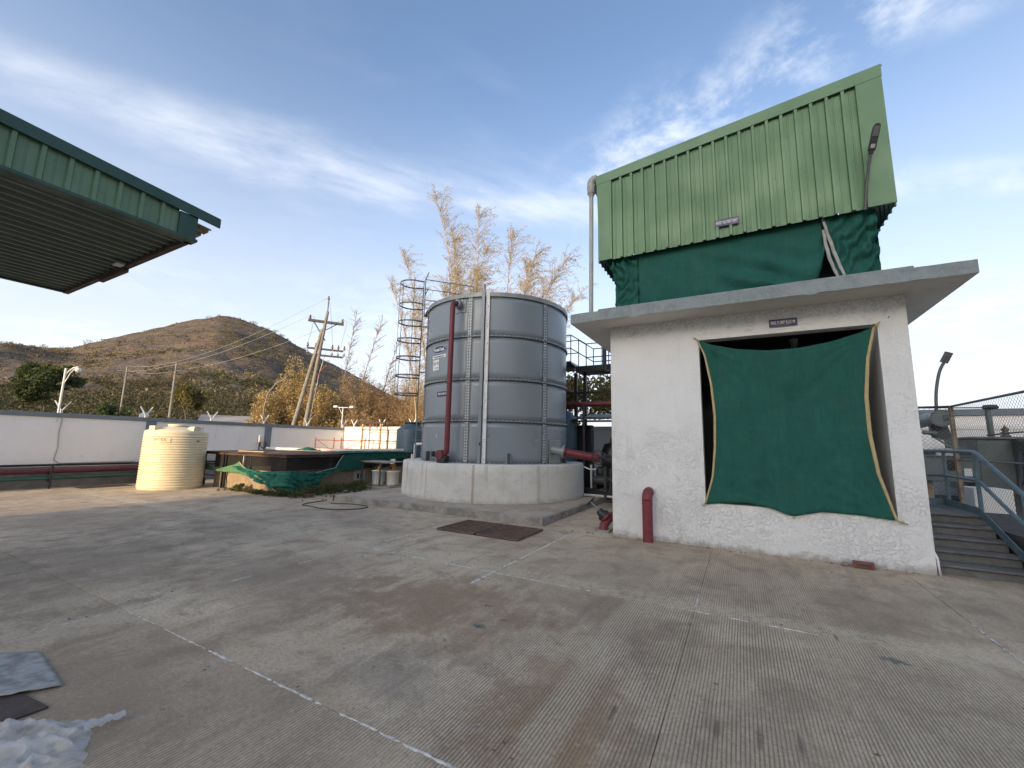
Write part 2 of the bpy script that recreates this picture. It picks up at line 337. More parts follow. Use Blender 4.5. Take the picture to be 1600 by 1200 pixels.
m_leaf('leaf_scrub', (.085,.08,.036), (.105,.078,.046), (.06,.066,.028), .15, .05)
m_leaf('leaf_scrub_hill', (.16,.14,.072), (.125,.105,.06), (.20,.165,.09), .1, .03)
m_leaf('weed', (.07,.11,.035), (.10,.10,.04), (.15,.12,.06))
m_leaf('dry_leaf', (.26,.16,.08), (.18,.10,.05), (.32,.22,.12), .1, 3)
def m_hill():
    s = NT('hill_rock'); x, y, z = s.xyz()
    n1 = s.noise(.012, 8, .62, .6); n2 = s.noise(.06, 8, .68, .8); n3 = s.noise(.25, 6, .7, .5)
    ter = s.noise(.05, 7, .65, .9, v=s.scale((.6, .6, 3.0)))
    col = s.mix(s.ramp(n1, .42, .56), (0.152,0.102,0.063), (0.112,0.083,0.056))
    col = s.mix(s.ramp(ter, .47, .60), col, (0.074,0.058,0.048))
    col = s.mix(s.ramp(n2, .52, .68, 0, .8), col, (0.165,0.121,0.065))
    col = s.mix(s.ramp(n3, .56, .72, 0, .7), col, (0.053,0.044,0.035))
    col = s.mix(s.ramp(n3, .44, .30, 0, .75), col, (0.190,0.152,0.113))
    low = s.ramp(s.math('ADD', z, s.math('MULTIPLY', n1, 30.)), 50, 18)
    col = s.mix(s.math('MULTIPLY', low, .75), col, s.mix(s.ramp(n2, .4, .6), (0.092,0.076,0.033), (0.119,0.086,0.041)))
    b = s.bump(n2, .9, 4.0); b = s.bump(n3, .9, 1.5, b); b = s.bump(ter, .9, 5.0, b)
    MAT['hill_rock'] = s.fin(col, .95, 0, b)
m_hill()
def m_bag():
    s = NT('bag_film'); n = s.noise(9, 4, .6, .8, v=s.scale((1, .35, 1)))
    s.fin((.86,.855,.83), .18, 0, s.bump(n, .5, .012)); s.b.inputs['Alpha'].default_value = 1
    tr = s.n('ShaderNodeBsdfTransparent'); tb = s.n('ShaderNodeBsdfTranslucent'); s.put(tb.inputs[0], (.85,.84,.81))
    m1 = s.n('ShaderNodeMixShader'); m1.inputs[0].default_value = .4; s.l(s.b.outputs[0], m1.inputs[1]); s.l(tb.outputs[0], m1.inputs[2])
    m2 = s.n('ShaderNodeMixShader'); s.put(m2.inputs[0], s.ramp(n, .3, .7, .22, .60)); s.l(m1.outputs[0], m2.inputs[1]); s.l(tr.outputs[0], m2.inputs[2])
    s.l(m2.outputs[0], s.out.inputs[0]); MAT['bag_film'] = s.m
m_bag()
def m_seal():
    s = NT('sealant'); n = s.noise(18, 5, .65); s.fin(s.mix(s.ramp(n, .35, .65), (.74,.71,.64), (.42,.37,.30)), .8, 0, s.bump(n, .5, .004)); MAT['sealant'] = s.m
m_seal()
# ---------------------------------------------------------------- mesh helpers
class MB:
    """collects primitives in world coordinates; build() links them as ONE mesh object"""
    def __init__(s): s.v = []; s.f = []; s.sm = []
    def add(s, vs, fs, smooth=False):
        o = len(s.v); s.v += [tuple(p) for p in vs]; s.f += [tuple(i+o for i in f) for f in fs]; s.sm += [smooth]*len(fs); return s
    def box(s, x0, x1, y0, y1, z0, z1, b=0.):
        return s.obox(((x0+x1)/2, (y0+y1)/2, (z0+z1)/2), ((x1-x0)/2, 0, 0), (0, (y1-y0)/2, 0), (0, 0, (z1-z0)/2))
    def obox(s, c, a, b, d):
        c, a, b, d = map(Vector, (c, a, b, d))
        vs = [c+i*a+j*b+k*d for k in (-1, 1) for j in (-1, 1) for i in (-1, 1)]
        fs = [(0,2,3,1),(4,5,7,6),(0,1,5,4),(2,6,7,3),(0,4,6,2),(1,3,7,5)]
        if a.cross(b).dot(d) < 0: fs = [f[::-1] for f in fs]
        return s.add(vs, fs)
    def bar(s, p, q, w, h=None, upv=(0,0,1)):
        p, q = Vector(p), Vector(q); d = q-p; h = h or w; u = Vector(upv)
        if abs(d.normalized().dot(u)) > .98: u = Vector((0,1,0))
        sd = d.cross(u).normalized()*(w/2); uu = sd.cross(d).normalized()*(h/2)
        return s.obox((p+q)/2, d/2, sd, uu)
    def tube(s, pts, r, n=10, cap=True, smooth=True, closed=False):
        pts = [Vector(p) for p in pts]; m = len(pts); rr = r if isinstance(r, (list, tuple)) else [r]*m
        vs = []; ref = None
        for i, p in enumerate(pts):
            if closed: t = (pts[(i+1) % m]-pts[i-1])
            else: t = pts[min(i+1, m-1)]-pts[max(i-1, 0)]
            t.normalize()
            if ref is None: ref = Vector((0,0,1)) if abs(t.z) < .9 else Vector((1,0,0))
            a = (ref-t*ref.dot(t))
            if a.length < 1e-4: a = t.orthogonal()
            a.normalize(); ref = a; b = t.cross(a)
            for k in range(n):
                an = 2*math.pi*k/n; vs.append(p+(a*math.cos(an)+b*math.sin(an))*rr[i])
        fs = []
        for i in range(m if closed else m-1):
            j = (i+1) % m
            for k in range(n): fs.append((i*n+k, i*n+(k+1) % n, j*n+(k+1) % n, j*n+k))
        s.add(vs, fs, smooth)
        if cap and not closed:
            s.add(vs[:n], [tuple(range(n))[::-1]]); s.add(vs[-n:], [tuple(range(n))])
        return s
    def cyl(s, p, q, r, n=16, r2=None): return s.tube([p, q], [r, r if r2 is None else r2], n)
    def lathe(s, prof, c, n=48, a0=0., a1=2*math.pi, smooth=True):
        full = abs(a1-a0-2*math.pi) < 1e-6; m = n if full else n+1
        vs = [(c[0]+r*math.cos(a0+(a1-a0)*k/n), c[1]+r*math.sin(a0+(a1-a0)*k/n), c[2]+z) for r, z in prof for k in range(m)]
        fs = []
        for i in range(len(prof)-1):
            for k in range(n):
                k2 = (k+1) % m
                fs.append((i*m+k, i*m+k2, (i+1)*m+k2, (i+1)*m+k))
        return s.add(vs, fs, smooth)
    def ring(s, c, r0, r1, z0, z1, n=64, a0=0., a1=2*math.pi):
        s.lathe([(r1,z0),(r1,z1)], c, n, a0, a1); s.lathe([(r0,z1),(r0,z0)], c, n, a0, a1)
        s.lathe([(r1,z1),(r0,z1)], c, n, a0, a1, False); s.lathe([(r0,z0),(r1,z0)], c, n, a0, a1, False)
        if abs(a1-a0-2*math.pi) > 1e-6:
            for a, fl in ((a0, 0), (a1, 1)):
                ca, sa = math.cos(a), math.sin(a)
                q = [(c[0]+r*ca, c[1]+r*sa, c[2]+z) for r, z in ((r0,z0),(r1,z0),(r1,z1),(r0,z1))]
                s.add(q, [(0,1,2,3) if not fl else (3,2,1,0)])
        return s
    def extr(s, poly, d):
        """closed planar polygon swept along d"""
        n = len(poly); d = Vector(d); a = [Vector(p) for p in poly]; vs = a+[p+d for p in a]
        nm = Vector((0,0,0))
        for i in range(n): nm += a[i].cross(a[(i+1) % n])
        fl = nm.dot(d) > 0
        fs = [tuple(range(n)), tuple(range(n, 2*n))[::-1]]+[(i, i+n, (i+1) % n+n, (i+1) % n) for i in range(n)]
        if fl: fs = [f[::-1] for f in fs]
        return s.add(vs, fs)
    def grid(s, pts, thick=None, smooth=True):
        """pts[i][j] points -> sheet; thick extrudes it along its normals"""
        m, n = len(pts), len(pts[0]); vs = [Vector(p) for r in pts for p in r]
        fs = [(i*n+j, i*n+j+1, (i+1)*n+j+1, (i+1)*n+j) for i in range(m-1) for j in range(n-1)]
        if thick:
            nr = [Vector((0,0,0)) for _ in vs]
            for f in fs:
                q = (vs[f[2]]-vs[f[0]]).cross(vs[f[3]]-vs[f[1]])
                for i in f: nr[i] += q
            o = len(vs); bk = [v-nn.normalized()*thick for v, nn in zip(vs, nr)]
            fb = [tuple(i+o for i in f[::-1]) for f in fs]
            bd = [i*n for i in range(m)][::-1]+[j for j in range(1, n)]+[i*n+n-1 for i in range(1, m)]+[(m-1)*n+j for j in range(n-2, 0, -1)]
            fe = [(bd[i], bd[(i+1) % len(bd)]+0, bd[(i+1) % len(bd)]+o, bd[i]+o)[::-1] for i in range(len(bd))]
            s.add(vs+bk, fs+fb+fe, smooth)
        else: s.add(vs, fs, smooth)
        return s
    def build(s, name, mat, parent=None, kind=None, label=None, cat=None, group=None, bevel=0.):
        me = bpy.data.meshes.new(name); me.from_pydata([tuple(v) for v in s.v], [], s.f); me.validate(); 
        if len(me.polygons) == len(s.sm): me.polygons.foreach_set('use_smooth', s.sm)
        me.materials.append(MAT[mat] if isinstance(mat, str) else mat)
        if bevel:
            bm = bmesh.new(); bm.from_mesh(me); bmesh.ops.remove_doubles(bm, verts=bm.verts, dist=1e-5)
            bmesh.ops.bevel(bm, geom=[e for e in bm.edges if len(e.link_faces) == 2 and e.calc_face_angle(0) > .6], offset=bevel, segments=1, affect='EDGES', clamp_overlap=True)
            bm.to_mesh(me); bm.free()
        me.update(); return link(name, me, parent, kind, label, cat, group)
def link(name, me, parent=None, kind=None, label=None, cat=None, group=None):
    o = bpy.data.objects.new(name, me); C.objects.link(o)
    if parent is not None: setpar(o, parent)
    tag(o, label, cat, group, kind); return o
ORG = {}
def setpar(o, p):
    o.parent = p; o.matrix_parent_inverse = Matrix.Translation(-Vector(ORG.get(p.name, (0,0,0))))
def tag(o, label=None, cat=None, group=None, kind=None):
    for k, v in (('label', label), ('category', cat), ('group', group), ('kind', kind)):
        if v: o[k] = v
    return o
def thing(name, loc, label, cat, group=None):
    o = bpy.data.objects.new(name, None); C.objects.link(o); o.location = loc; o.empty_display_size = .2
    ORG[o.name] = tuple(loc); return tag(o, label, cat, group)
def struct(name, loc=(0,0,0)):
    o = bpy.data.objects.new(name, None); C.objects.link(o); o.location = loc; ORG[o.name] = tuple(loc); o['kind'] = 'structure'; return o
def text(name, body, size, org, xdir, ydir, mat, parent, bold=.0, ext=.0015, align='CENTER', sx=1., bend=None):
    cu = bpy.data.curves.new(name, 'FONT'); cu.body = body; cu.size = size; cu.align_x = align; cu.align_y = 'CENTER'; cu.extrude = ext; cu.offset = bold; cu.resolution_u = 2
    to = bpy.data.objects.new(name, cu); C.objects.link(to); bpy.context.view_layer.update()
    me = bpy.data.meshes.new_from_object(to.evaluated_get(bpy.context.evaluated_depsgraph_get()))
    bpy.data.objects.remove(to); bpy.data.curves.remove(cu)
    x, y = Vector(xdir).normalized(), Vector(ydir).normalized(); z = x.cross(y); org = Vector(org)
    for v in me.vertices:
        p = v.co.copy(); p.x *= sx
        v.co = bend(p) if bend else org+x*p.x+y*p.y+z*p.z
    me.materials.clear(); me.materials.append(MAT[mat]); return link(name, me, parent)
def fbm(x, y, z=0., o=4): return noise.fractal(Vector((x, y, z)), 1.0, 2.0, o)
def lerp(a, b, t): return a+(b-a)*t
def interp(pts, x):
    for (a, b), (c, d) in zip(pts, pts[1:]):
        if x <= c: return b+(d-b)*max(0, min(1, (x-a)/(c-a))) if c > a else d
    return pts[-1][1]
def arc(c, u, v, r, a0, a1, n):
    c, u, v = Vector(c), Vector(u), Vector(v)
    return [c+(u*math.cos(a0+(a1-a0)*i/n)+v*math.sin(a0+(a1-a0)*i/n))*r for i in range(n+1)]
# ================================================================ THE SETTING
# ground out to the horizon
g = MB(); gx = [-3000,-400,-120,-60,-30,-18.05,12,40,200,3000]; gy = [-3000,-300,-60,-12,14.9,40,120,400,3000]
g.grid([[(x, y, -.05) for x in gx] for y in gy], smooth=False)
g.build('ground', 'dirt', kind='structure')
# yard: bedding sheet plus cast slabs with open joints (grid read from the joints in the photograph)
yard = MB().grid([[(x, y, -.007) for x in (-18.0, -6, 6, 14)] for y in (-9.5, 2, 14.7)], smooth=False).build('yard', 'tined_concrete', kind='structure')
JX = [-.47+2.25*k for k in range(-8, 5)]; JY = [1.85+2.73*k for k in range(-4, 3)]
JX[0] = -17.95
def slab_mesh(w, h, seed):
    rnd = random.Random(seed); b = MB(); gp = .0022; n = 10
    def edge(k, L, amp): return [(i/n*L, (rnd.random()-.5)*amp if 0 < i < n else 0) for i in range(n+1)]
    poly = [(x, gp+e) for x, e in edge(0, w, .006)] + [(w-gp+e, y) for y, e in edge(1, h, .006)][1:] + [(x, h-gp+e) for x, e in edge(2, w, .006)][::-1][1:] + [(gp+e, y) for y, e in edge(3, h, .006)][::-1][1:-1]
    poly = [(max(gp*.5, min(w-gp*.5, x)), max(gp*.5, min(h-gp*.5, y))) for x, y in poly]
    m = len(poly); cx, cy = w/2, h/2
    vs = [(x, y, -.006) for x, y in poly]+[(cx+(x-cx)*.9985, cy+(y-cy)*.9985, 0) for x, y in poly]+[(x, y, -.10) for x, y in poly]
    fs = [tuple(range(m, 2*m))]+[(i, (i+1) % m, (i+1) % m+m, i+m) for i in range(m)]+[(i+2*m, (i+1) % m+2*m, (i+1) % m, i) for i in range(m)]
    b.add(vs, fs); me = bpy.data.meshes.new('concrete_slab'); me.from_pydata(b.v, [], b.f); me.materials.append(MAT['tined_concrete']); return me
slabs = {}
for i in range(len(JX)-1):
    for j in range(len(JY)-1):
        if i == 7 and j in (3, 4): continue                       # no cut shows between these pairs
        w, h = JX[i+1+(i == 6 and j in (3, 4))]-JX[i], JY[j+1]-JY[j]; key = (round(w, 2), (i*3+j) % 4)
        if key not in slabs: slabs[key] = slab_mesh(w, h, hash(key) % 999)
        o = link('concrete_slab', slabs[key], yard); o.location = (JX[i], JY[j], random.uniform(-.0015, .0015))
# pale sealant left in the joints: ragged strips, broken
def seal(p, q, w, seed):
    rnd = random.Random(seed); p, q = Vector(p), Vector(q); d = (q-p); L = d.length; d.normalize(); sd = Vector((-d.y, d.x, 0)); t = 0; b = MB()
    while t < L:
        l = rnd.uniform(.06, .45); pts = [[], [], []]; n = max(3, int(l/.025))
        for k in range(n+1):
            c = p+d*min(L, t+l*k/n)+sd*rnd.uniform(-.003, .003); ww = w*rnd.uniform(.45, 1.2)*(.25 if k in (0, n) else 1)
            pts[0].append(c-sd*ww+Vector((0,0,.0015))); pts[1].append(c+Vector((0,0,.0055))); pts[2].append(c+sd*ww+Vector((0,0,.0015)))
        b.grid(pts[::-1], smooth=False); t += l+rnd.choice((0, .01, .02, .03, .06, .15))
    b.build('joint_sealant', 'sealant', yard)
y1, y2 = JY[4], JY[5]; x0 = -.47
for a, b_, w in (((-4.9,y1,0),(-3.9,y1,0),.006), ((-4.0,y1,0),(-1.0,y1,0),.011), ((-5.0,y2,0),(-4.3,y2,0),.010), ((-4.1,y2,0),(-3.0,y2,0),.012), ((-2.9,y2,0),(-1.5,y2,0),.008), ((-.6,y2,0),(.5,y2,0),.007),
                 ((x0-2.25,4.08,0),(x0-2.25,y2+2.6,0),.012), ((x0-4.5,4.75,0),(x0-4.5,5.6,0),.011), ((x0-4.5,5.9,0),(x0-4.5,6.5,0),.012), ((x0-4.5,1.1,0),(x0-4.5,1.75,0),.010), ((x0-4.5,3.55,0),(x0-4.5,3.85,0),.009),
                 ((x0-4.5,2.0,0),(x0-4.5,2.2,0),.012), ((x0-4.5,2.75,0),(x0-4.5,3.0,0),.009), ((x0,4.7,0),(x0,5.1,0),.007), ((x0+2.25,4.7,0),(x0+2.25,5.6,0),.008), ((x0-6.75,3.6,0),(x0-6.75,4.3,0),.01)):
    seal(a, b_, w*(1.0 if a[1] < 2.5 else (2.3 if a[1] > 4 and a[0] == b_[0] and a[0] < -1 else 1.5)), int(abs(a[0]*100)+a[1]*37))
# pebbles, crumbs and fallen leaves on the slabs
b = MB()
for _ in range(420):
    x, y = random.uniform(-9, 3), random.uniform(1.2, 7.3); r = random.uniform(.004, .011)*random.choice((1, 1, 1.6)); a = random.uniform(0, 6)
    if random.random() < .6: x = random.choice(JX)+random.gauss(0, .12)
    ps = [(x+r*math.cos(a+k*1.57)*random.uniform(.7, 1.3), y+r*math.sin(a+k*1.57)*random.uniform(.7, 1.3), .001) for k in range(4)]
    b.add(ps+[(x, y, r*.9)], [(0,1,4),(1,2,4),(2,3,4),(3,0,4)])
for _ in range(60):
    x, y = random.uniform(-3, 2.2), 7.5-abs(random.gauss(0, .06)); r = random.uniform(.006, .02)
    b.add([(x-r, y-r, .001), (x+r, y-r, .001), (x+r, y+r, .001), (x-r, y+r, .001), (x, y, r)], [(0,1,4),(1,2,4),(2,3,4),(3,0,4)])
b.build('gravel_crumbs', 'pebble', kind='stuff', label='small pebbles and crumbs scattered over the concrete yard', cat='gravel')
b = MB()
for _ in range(60):
    x, y = random.uniform(-6, 2), random.uniform(1.5, 7); a = random.uniform(0, 6); l = random.uniform(.010, .022); z = random.uniform(.003, .008)
    b.add([(x, y, .002), (x+l*math.cos(a+.5), y+l*math.sin(a+.5), z), (x+2*l*math.cos(a), y+2*l*math.sin(a), .003), (x+l*math.cos(a-.5), y+l*math.sin(a-.5), z*.6)], [(0,1,2,3)])
b.build('fallen_leaves', 'dry_leaf', kind='stuff', label='tiny dry leaves lying on the concrete yard', cat='leaf litter')

# ---- hill behind the boundary wall
CREST = [(-125,.03),(-105,.07),(-95,.11),(-88,.128),(-80.3,.139),(-78,.143),(-76.1,.147),(-72.3,.183),(-67.9,.222),(-66,.235),(-64.9,.2452),(-64.2,.2455),(-63.2,.2445),(-59.9,.231),(-55.5,.197),(-50.9,.158),(-44,.10),(-36,.05),(-25,.02)]
def hill_z(a, d):
    c = interp(CREST, a)*620
    t = max(0, min(1, (d-70)/550)); sh = (t**1.25)*(1-.10*math.sin(t*math.pi))
    if d > 620: sh = max(0, 1-((d-620)/500)**1.4)
    x, y = d*math.sin(R(a)), d*math.cos(R(a))
    n = fbm(x*.009, y*.009, 2.1, 6)*9*min(1, t*2.2)+fbm(x*.035, y*.035, 5.2, 5)*3.4*min(1, t*3)
    rid = (1-abs(fbm(x*.006+4, y*.006, 9.1, 4)))*10*math.sin(min(1, t)*math.pi)
    n *= .25+.75*min(1, abs(d-620)/120)
    h = c*sh+n+rid*.6-4*math.sin(min(1, t)*math.pi)
    st = 9.0; q = h/st; fr = q-math.floor(q); terr = (math.floor(q)+min(1, max(0, (fr-.25)/.5)))*st
    return lerp(h, terr, .22*min(1, t*2)) if d < 620 else h
hb = MB(); aa = [-125+i*.42 for i in range(239)]; dd = [62+ (k/95)**1.25*640 for k in range(96)]+[760,840,960,1100]
hb.grid([[(d*math.sin(R(a)), d*math.cos(R(a)), hill_z(a, d) if d > 63 else -.5) for a in aa[::-1]] for d in dd])
hb.build('hill', 'hill_rock', kind='structure')

# ---- foliage helpers
def leaf_cloud(blobs, n, size, seed, flat=.0):
    """n small leaf quads spread through ellipsoids (x,y,z,rx,ry,rz,weight)"""
    r = np.random.default_rng(seed); bl = np.array(blobs, float); w = bl[:, 6]/bl[:, 6].sum(); k = r.choice(len(bl), n, p=w)
    d = r.normal(size=(n, 3)); d /= np.linalg.norm(d, axis=1)[:, None]; rad = r.random(n)**.45
    c = bl[k, :3]+d*bl[k, 3:6]*rad[:, None]
    ax = r.normal(size=(n, 3))+d*.6; ax[:, 2] -= flat; ax /= np.linalg.norm(ax, axis=1)[:, None]
    t = np.cross(ax, r.normal(size=(n, 3))); t /= np.linalg.norm(t, axis=1)[:, None]
    L = size*(.6+.8*r.random(n))[:, None]; Wd = L*.42
    v = np.empty((n, 4, 3)); v[:, 0] = c-ax*L; v[:, 1] = c+t*Wd; v[:, 2] = c+ax*L; v[:, 3] = c-t*Wd
    return v.reshape(-1, 3)
def quads_obj(name, v, mat, parent=None, **k):
    me = bpy.data.meshes.new(name); n = len(v)//4
    me.vertices.add(len(v)); me.vertices.foreach_set('co', np.asarray(v, np.float32).ravel())
    me.loops.add(len(v)); me.loops.foreach_set('vertex_index', np.arange(len(v), dtype=np.int32))
    me.polygons.add(n); me.polygons.foreach_set('loop_start', np.arange(0, len(v), 4, dtype=np.int32)); me.polygons.foreach_set('loop_total', np.full(n, 4, np.int32))
    me.update(calc_edges=True); me.materials.append(MAT[mat]); return link(name, me, parent, **k)
# scrub on the hillside and thorn wood at its foot: nobody could count it
v = []
sr = np.random.default_rng(5)
blobs = []
for _ in range(13000):
    a = sr.uniform(-92, -46); d = 130+sr.random()**.8*500
    if fbm(d*math.sin(R(a))*.012, d*math.cos(R(a))*.012, 7.) < sr.uniform(-.25, .45): continue
    x, y = d*math.sin(R(a)), d*math.cos(R(a)); r_ = min(4.5, .45+sr.pareto(2.2)*.8); blobs.append((x, y, hill_z(a, d)+r_*.3, r_, r_, r_*.65, .4+r_*r_))
quads_obj('hillside_scrub', leaf_cloud(blobs, len(blobs)*12, .6, 21), 'leaf_scrub_hill', kind='stuff', label='low dry scrub dotted over the rocky hillside', cat='scrub')
blobs = []
for _ in range(950):
    a = sr.uniform(-92, -50); d = 75+sr.random()*150; x, y = d*math.sin(R(a)), d*math.cos(R(a))
    h = sr.uniform(1.6, 4.2)*(1 if d < 150 else .8); z = hill_z(a, d); r_ = sr.uniform(1.4, 3.0)
    blobs.append((x, y, z+h*.62, r_, r_, h*.5, r_*r_)); blobs.append((x+sr.normal()*1.2, y+sr.normal()*1.2, z+h*.35, r_*.8, r_*.8, h*.35, r_*r_*.6))
quads_obj('thorn_wood', leaf_cloud(blobs, 150000, .26, 22), 'leaf_scrub', kind='stuff', label='olive thorn wood filling the foot of the hill', cat='wood')

# ---- boundary walls
def bracket(b, p, along, spread=.17, h=.36):
    """white Y shaped angle-iron arms"""
    p = Vector(p); al = Vector(along)
    b.bar(p-Vector((0,0,.06)), p+Vector((0,0,.08)), .05)
    for sg in (-1, 1): b.bar(p+Vector((0,0,.06)), p+al*sg*spread+Vector((0,0,h)), .045, .03)
WX = -17.9
wall = thing('boundary_wall', (WX, 6, 0), 'long white rough plastered wall with grey coping running back on the left', 'wall')
MB().box(WX-.20, WX, -14, 14.75, .60, 2.06).build('wall_face', 'boundary_white', wall)
MB().box(WX-.22, WX+.012, -14, 14.95, -.2, .598).build('footing', 'lower_wall', wall)
MB().box(WX-.24, WX+.045, -14, 14.98, 2.062, 2.19).build('coping', 'wall_grey', wall, bevel=.008)
for y in (2.45, 6.56, 10.67): MB().box(WX+.001, WX+.035, y, y+.28, .602, 2.060).build('pilaster', 'wall_grey', wall)
for k in range(8): 
    b = MB(); bracket(b, (WX-.09, .4+2.05*k, 2.2), (0,1,0) if k % 2 else (.35,.94,0)); b.build('bracket', 'white_paint', wall)
W2 = 14.75
wall2 = thing('boundary_wall', (-10, W2, 0), 'sunlit white wall crossing behind the tanks at the back of the yard', 'wall')
MB().box(WX+.002, 9, W2+.001, W2+.2, .0, 2.14).build('wall_face', 'boundary_white', wall2)
MB().box(WX+.05, 9, W2-.02, W2+.22, 2.142, 2.24).build('coping', 'boundary_white', wall2, bevel=.008)
for k in range(8):
    b = MB(); bracket(b, (-17.3+1.95*k, W2+.1, 2.25), (.94,.3,0)); b.build('bracket', 'white_paint', wall2)
# pipes along the foot of the wall
def run(pts, r, n=12): return MB().tube(pts, r, n)
p = thing('pipe_run', (-17.6, 4, .5), 'dark red pipe running along the foot of the left wall', 'pipe')
run([(-17.66,-13,.50),(-17.66,7.9,.50)], .075, 14).build('pipe', 'red_dark', p)
for y in (-3, 0, 3, 5.9): run([(-17.66,y,.50),(-17.66,y+.03,.50)], .088, 14).build('coupling', 'red_paint', p)
p = thing('pipe_run', (-17.6, 4, .27), 'green pipe running below the red pipe beside the left wall', 'pipe')
run([(-17.62,-13,.30),(-17.62,7.9,.30)], .052, 12).build('pipe', 'green_pipe', p)
for y in (2.2, 4.4, 7.7):
    st = thing('pipe_support', (-17.66, y, 0), {2.2:'black steel pipe stand at the far left of the pipes', 4.4:'black steel pipe stand beneath the pipes left of the cream tank', 7.7:'black steel pipe stand just behind the cream tank'}[y], 'pipe stand')
    MB().bar((-17.52,y,0),(-17.52,y,.66),.045).build('post', 'black_paint', st); MB().bar((-17.80,y,.40),(-17.50,y,.40),.04).build('arm', 'black_paint', st); MB().bar((-17.80,y,.22),(-17.50,y,.22),.04).build('arm', 'black_paint', st)
tag(run([(WX+.03,-13,.655),(WX+.03,0,.65),(WX+.03,5,.66),(WX+.03,9.5,.655)], .028, 8).build('cable', 'cable'), 'thick black cable clipped above the pipes on the left wall', 'cable')
tag(run([(WX+.02,4.52,2.1),(WX+.022,4.50,1.6),(WX+.022,4.53,1.2),(WX+.02,4.49,.8),(WX+.03,4.6,.70),(WX+.03,6.4,.72)], .014, 6).build('conduit', 'pvc_grey'), 'thin grey conduit dropping down the left wall below the camera post', 'conduit')
tag(MB().box(-17.55,-16.9,4.9,6.1,-.008,.006).build('trench_cover', 'rust'), 'rusty steel trench cover lying beside the cream tank', 'cover')
# camera and light posts on the wall
def wall_post(y, h, label):
    t = thing('wall_post', (WX+.05, y, 2.1), label, 'post'); b = MB(); b.tube([(WX-.02,y,1.9),(WX-.02,y,2.1+h)], .027, 10); b.build('post', 'white_paint', t); return t
t = wall_post(4.42, 1.45, 'white camera post with a gooseneck arm on the left wall')
run([(WX-.02,4.42,3.3),(WX+.0,4.47,3.45),(WX+.1,4.55,3.58),(WX+.3,4.6,3.60)], .018, 8).build('arm', 'white_paint', t)
run([(WX-.02,4.42,3.05),(WX+.1,4.5,3.4),(WX+.2,4.56,3.55)], .014, 8).build('brace', 'white_paint', t)
b = MB(); b.lathe([(0,-.10),(.05,-.09),(.075,-.04),(.08,.0),(.06,.03),(0,.035)], (WX+.32,4.6,3.53), 14); b.build('camera_dome', 'white_paint', t)
t = thing('street_lamp', (WX+.02, 10.6, 2.1), 'slim curved street lamp on the left wall by the grey junction box', 'lamp')
run([(WX-.03,10.55,1.4),(WX-.03,10.55,2.9),(WX+.02,10.62,3.5),(WX+.15,10.85,3.95),(WX+.3,11.2,4.22)], .030, 8).build('pole', 'pole_concrete', t)
MB().obox((WX+.34,11.33,4.27),(.03,.13,.04),(.05,-.01,0),(0,-.01,.025)).build('lamp_head', 'steel_dark', t)
b = thing('junction_box', (WX+.08, 10.5, 1.5), 'small grey junction box with a looped cable on the left wall', 'box')
MB().box(WX+.02,WX+.13,10.40,10.60,1.40,1.68).build('box', 'pvc_white', b, bevel=.01); run([(WX+.08,10.5,1.41),(WX+.09,10.48,1.25),(WX+.1,10.6,1.16),(WX+.08,10.72,1.2),(WX+.06,10.74,1.4)], .018, 6).build('cable', 'cable', b); run([(WX+.06,10.46,1.41),(WX+.06,10.46,.7)], .02, 6).build('conduit', 'cable', b)
t = wall_post(14.6, 1.15, 'white T shaped post with two small floodlights at the wall corner')
run([(WX-.32,14.45,3.23),(WX+.34,14.8,3.23)], .022, 8).build('cross_arm', 'white_paint', t); run([(WX-.02,14.6,2.85),(WX-.2,14.5,3.2)], .014, 6).build('brace', 'white_paint', t)
for sg in (-1, 1): MB().obox((WX+.01+sg*.36,14.62+sg*.2,3.27),(.10,.02,0),(0,.05,0),(0,0,.045)).build('floodlight', 'white_paint', t)
# distant roofs beyond the wall
def odist(t, p, q, depth, z0, z1, name, mat, ov=0.):
    p, q = Vector((*p, 0)), Vector((*q, 0)); d = (q-p).normalized(); nn = Vector((-d.y, d.x, 0)); nn = nn if nn.dot(p) > 0 else -nn
    return MB().obox((p+q)/2+nn*depth/2+Vector((0,0,(z0+z1)/2)), d*((q-p).length/2+ov), nn*(depth/2+ov), Vector((0,0,(z1-z0)/2))).build(name, mat, t)
t = thing('storage_shed', (-53, 28, 0), 'long low shed with a pale sheet roof beyond the left wall', 'shed')
sp_, sq_ = (-54.7, 24.9), (-51.0, 31.4); odist(t, sp_, sq_, 7, -.5, 3.05, 'wall', 'trafo_dark')
pv, qv = Vector((*sp_,0)), Vector((*sq_,0)); dv = (qv-pv).normalized(); nv = Vector((-dv.y, dv.x, 0)); nv = nv if nv.dot(pv) > 0 else -nv
MB().extr([pv-dv*.2-nv*.7+Vector((0,0,3.28)), pv-dv*.2+nv*3.5+Vector((0,0,4.35)), pv-dv*.2+nv*7.6+Vector((0,0,3.28)), pv-dv*.2+nv*7.6+Vector((0,0,3.2)), pv-dv*.2-nv*.7+Vector((0,0,3.2))], dv*((qv-pv).length+.6)).build('roof', 'shed_roof', t)
for k in range(5): c_ = pv+dv*(.8+1.5*k)-nv*.35; MB().box(c_.x-.06,c_.x+.06,c_.y-.06,c_.y+.06,0,3.19).build('post','shed_wall',t)
t = thing('block_house', (-62, 21, 0), 'flat roofed grey block house beyond the wall behind the cream tank', 'house')
MB().box(-62,-56.4,21.6,25.6,-.5,3.35).build('wall','shed_wall',t); MB().box(-62.2,-56.2,21.4,25.8,3.352,3.5).build('roof','shed_wall',t)
for yy in (22.2, 23.6, 24.9): MB().box(-56.398,-56.35,yy-.4,yy+.4,1.6,2.9).build('window','plastic_black',t)
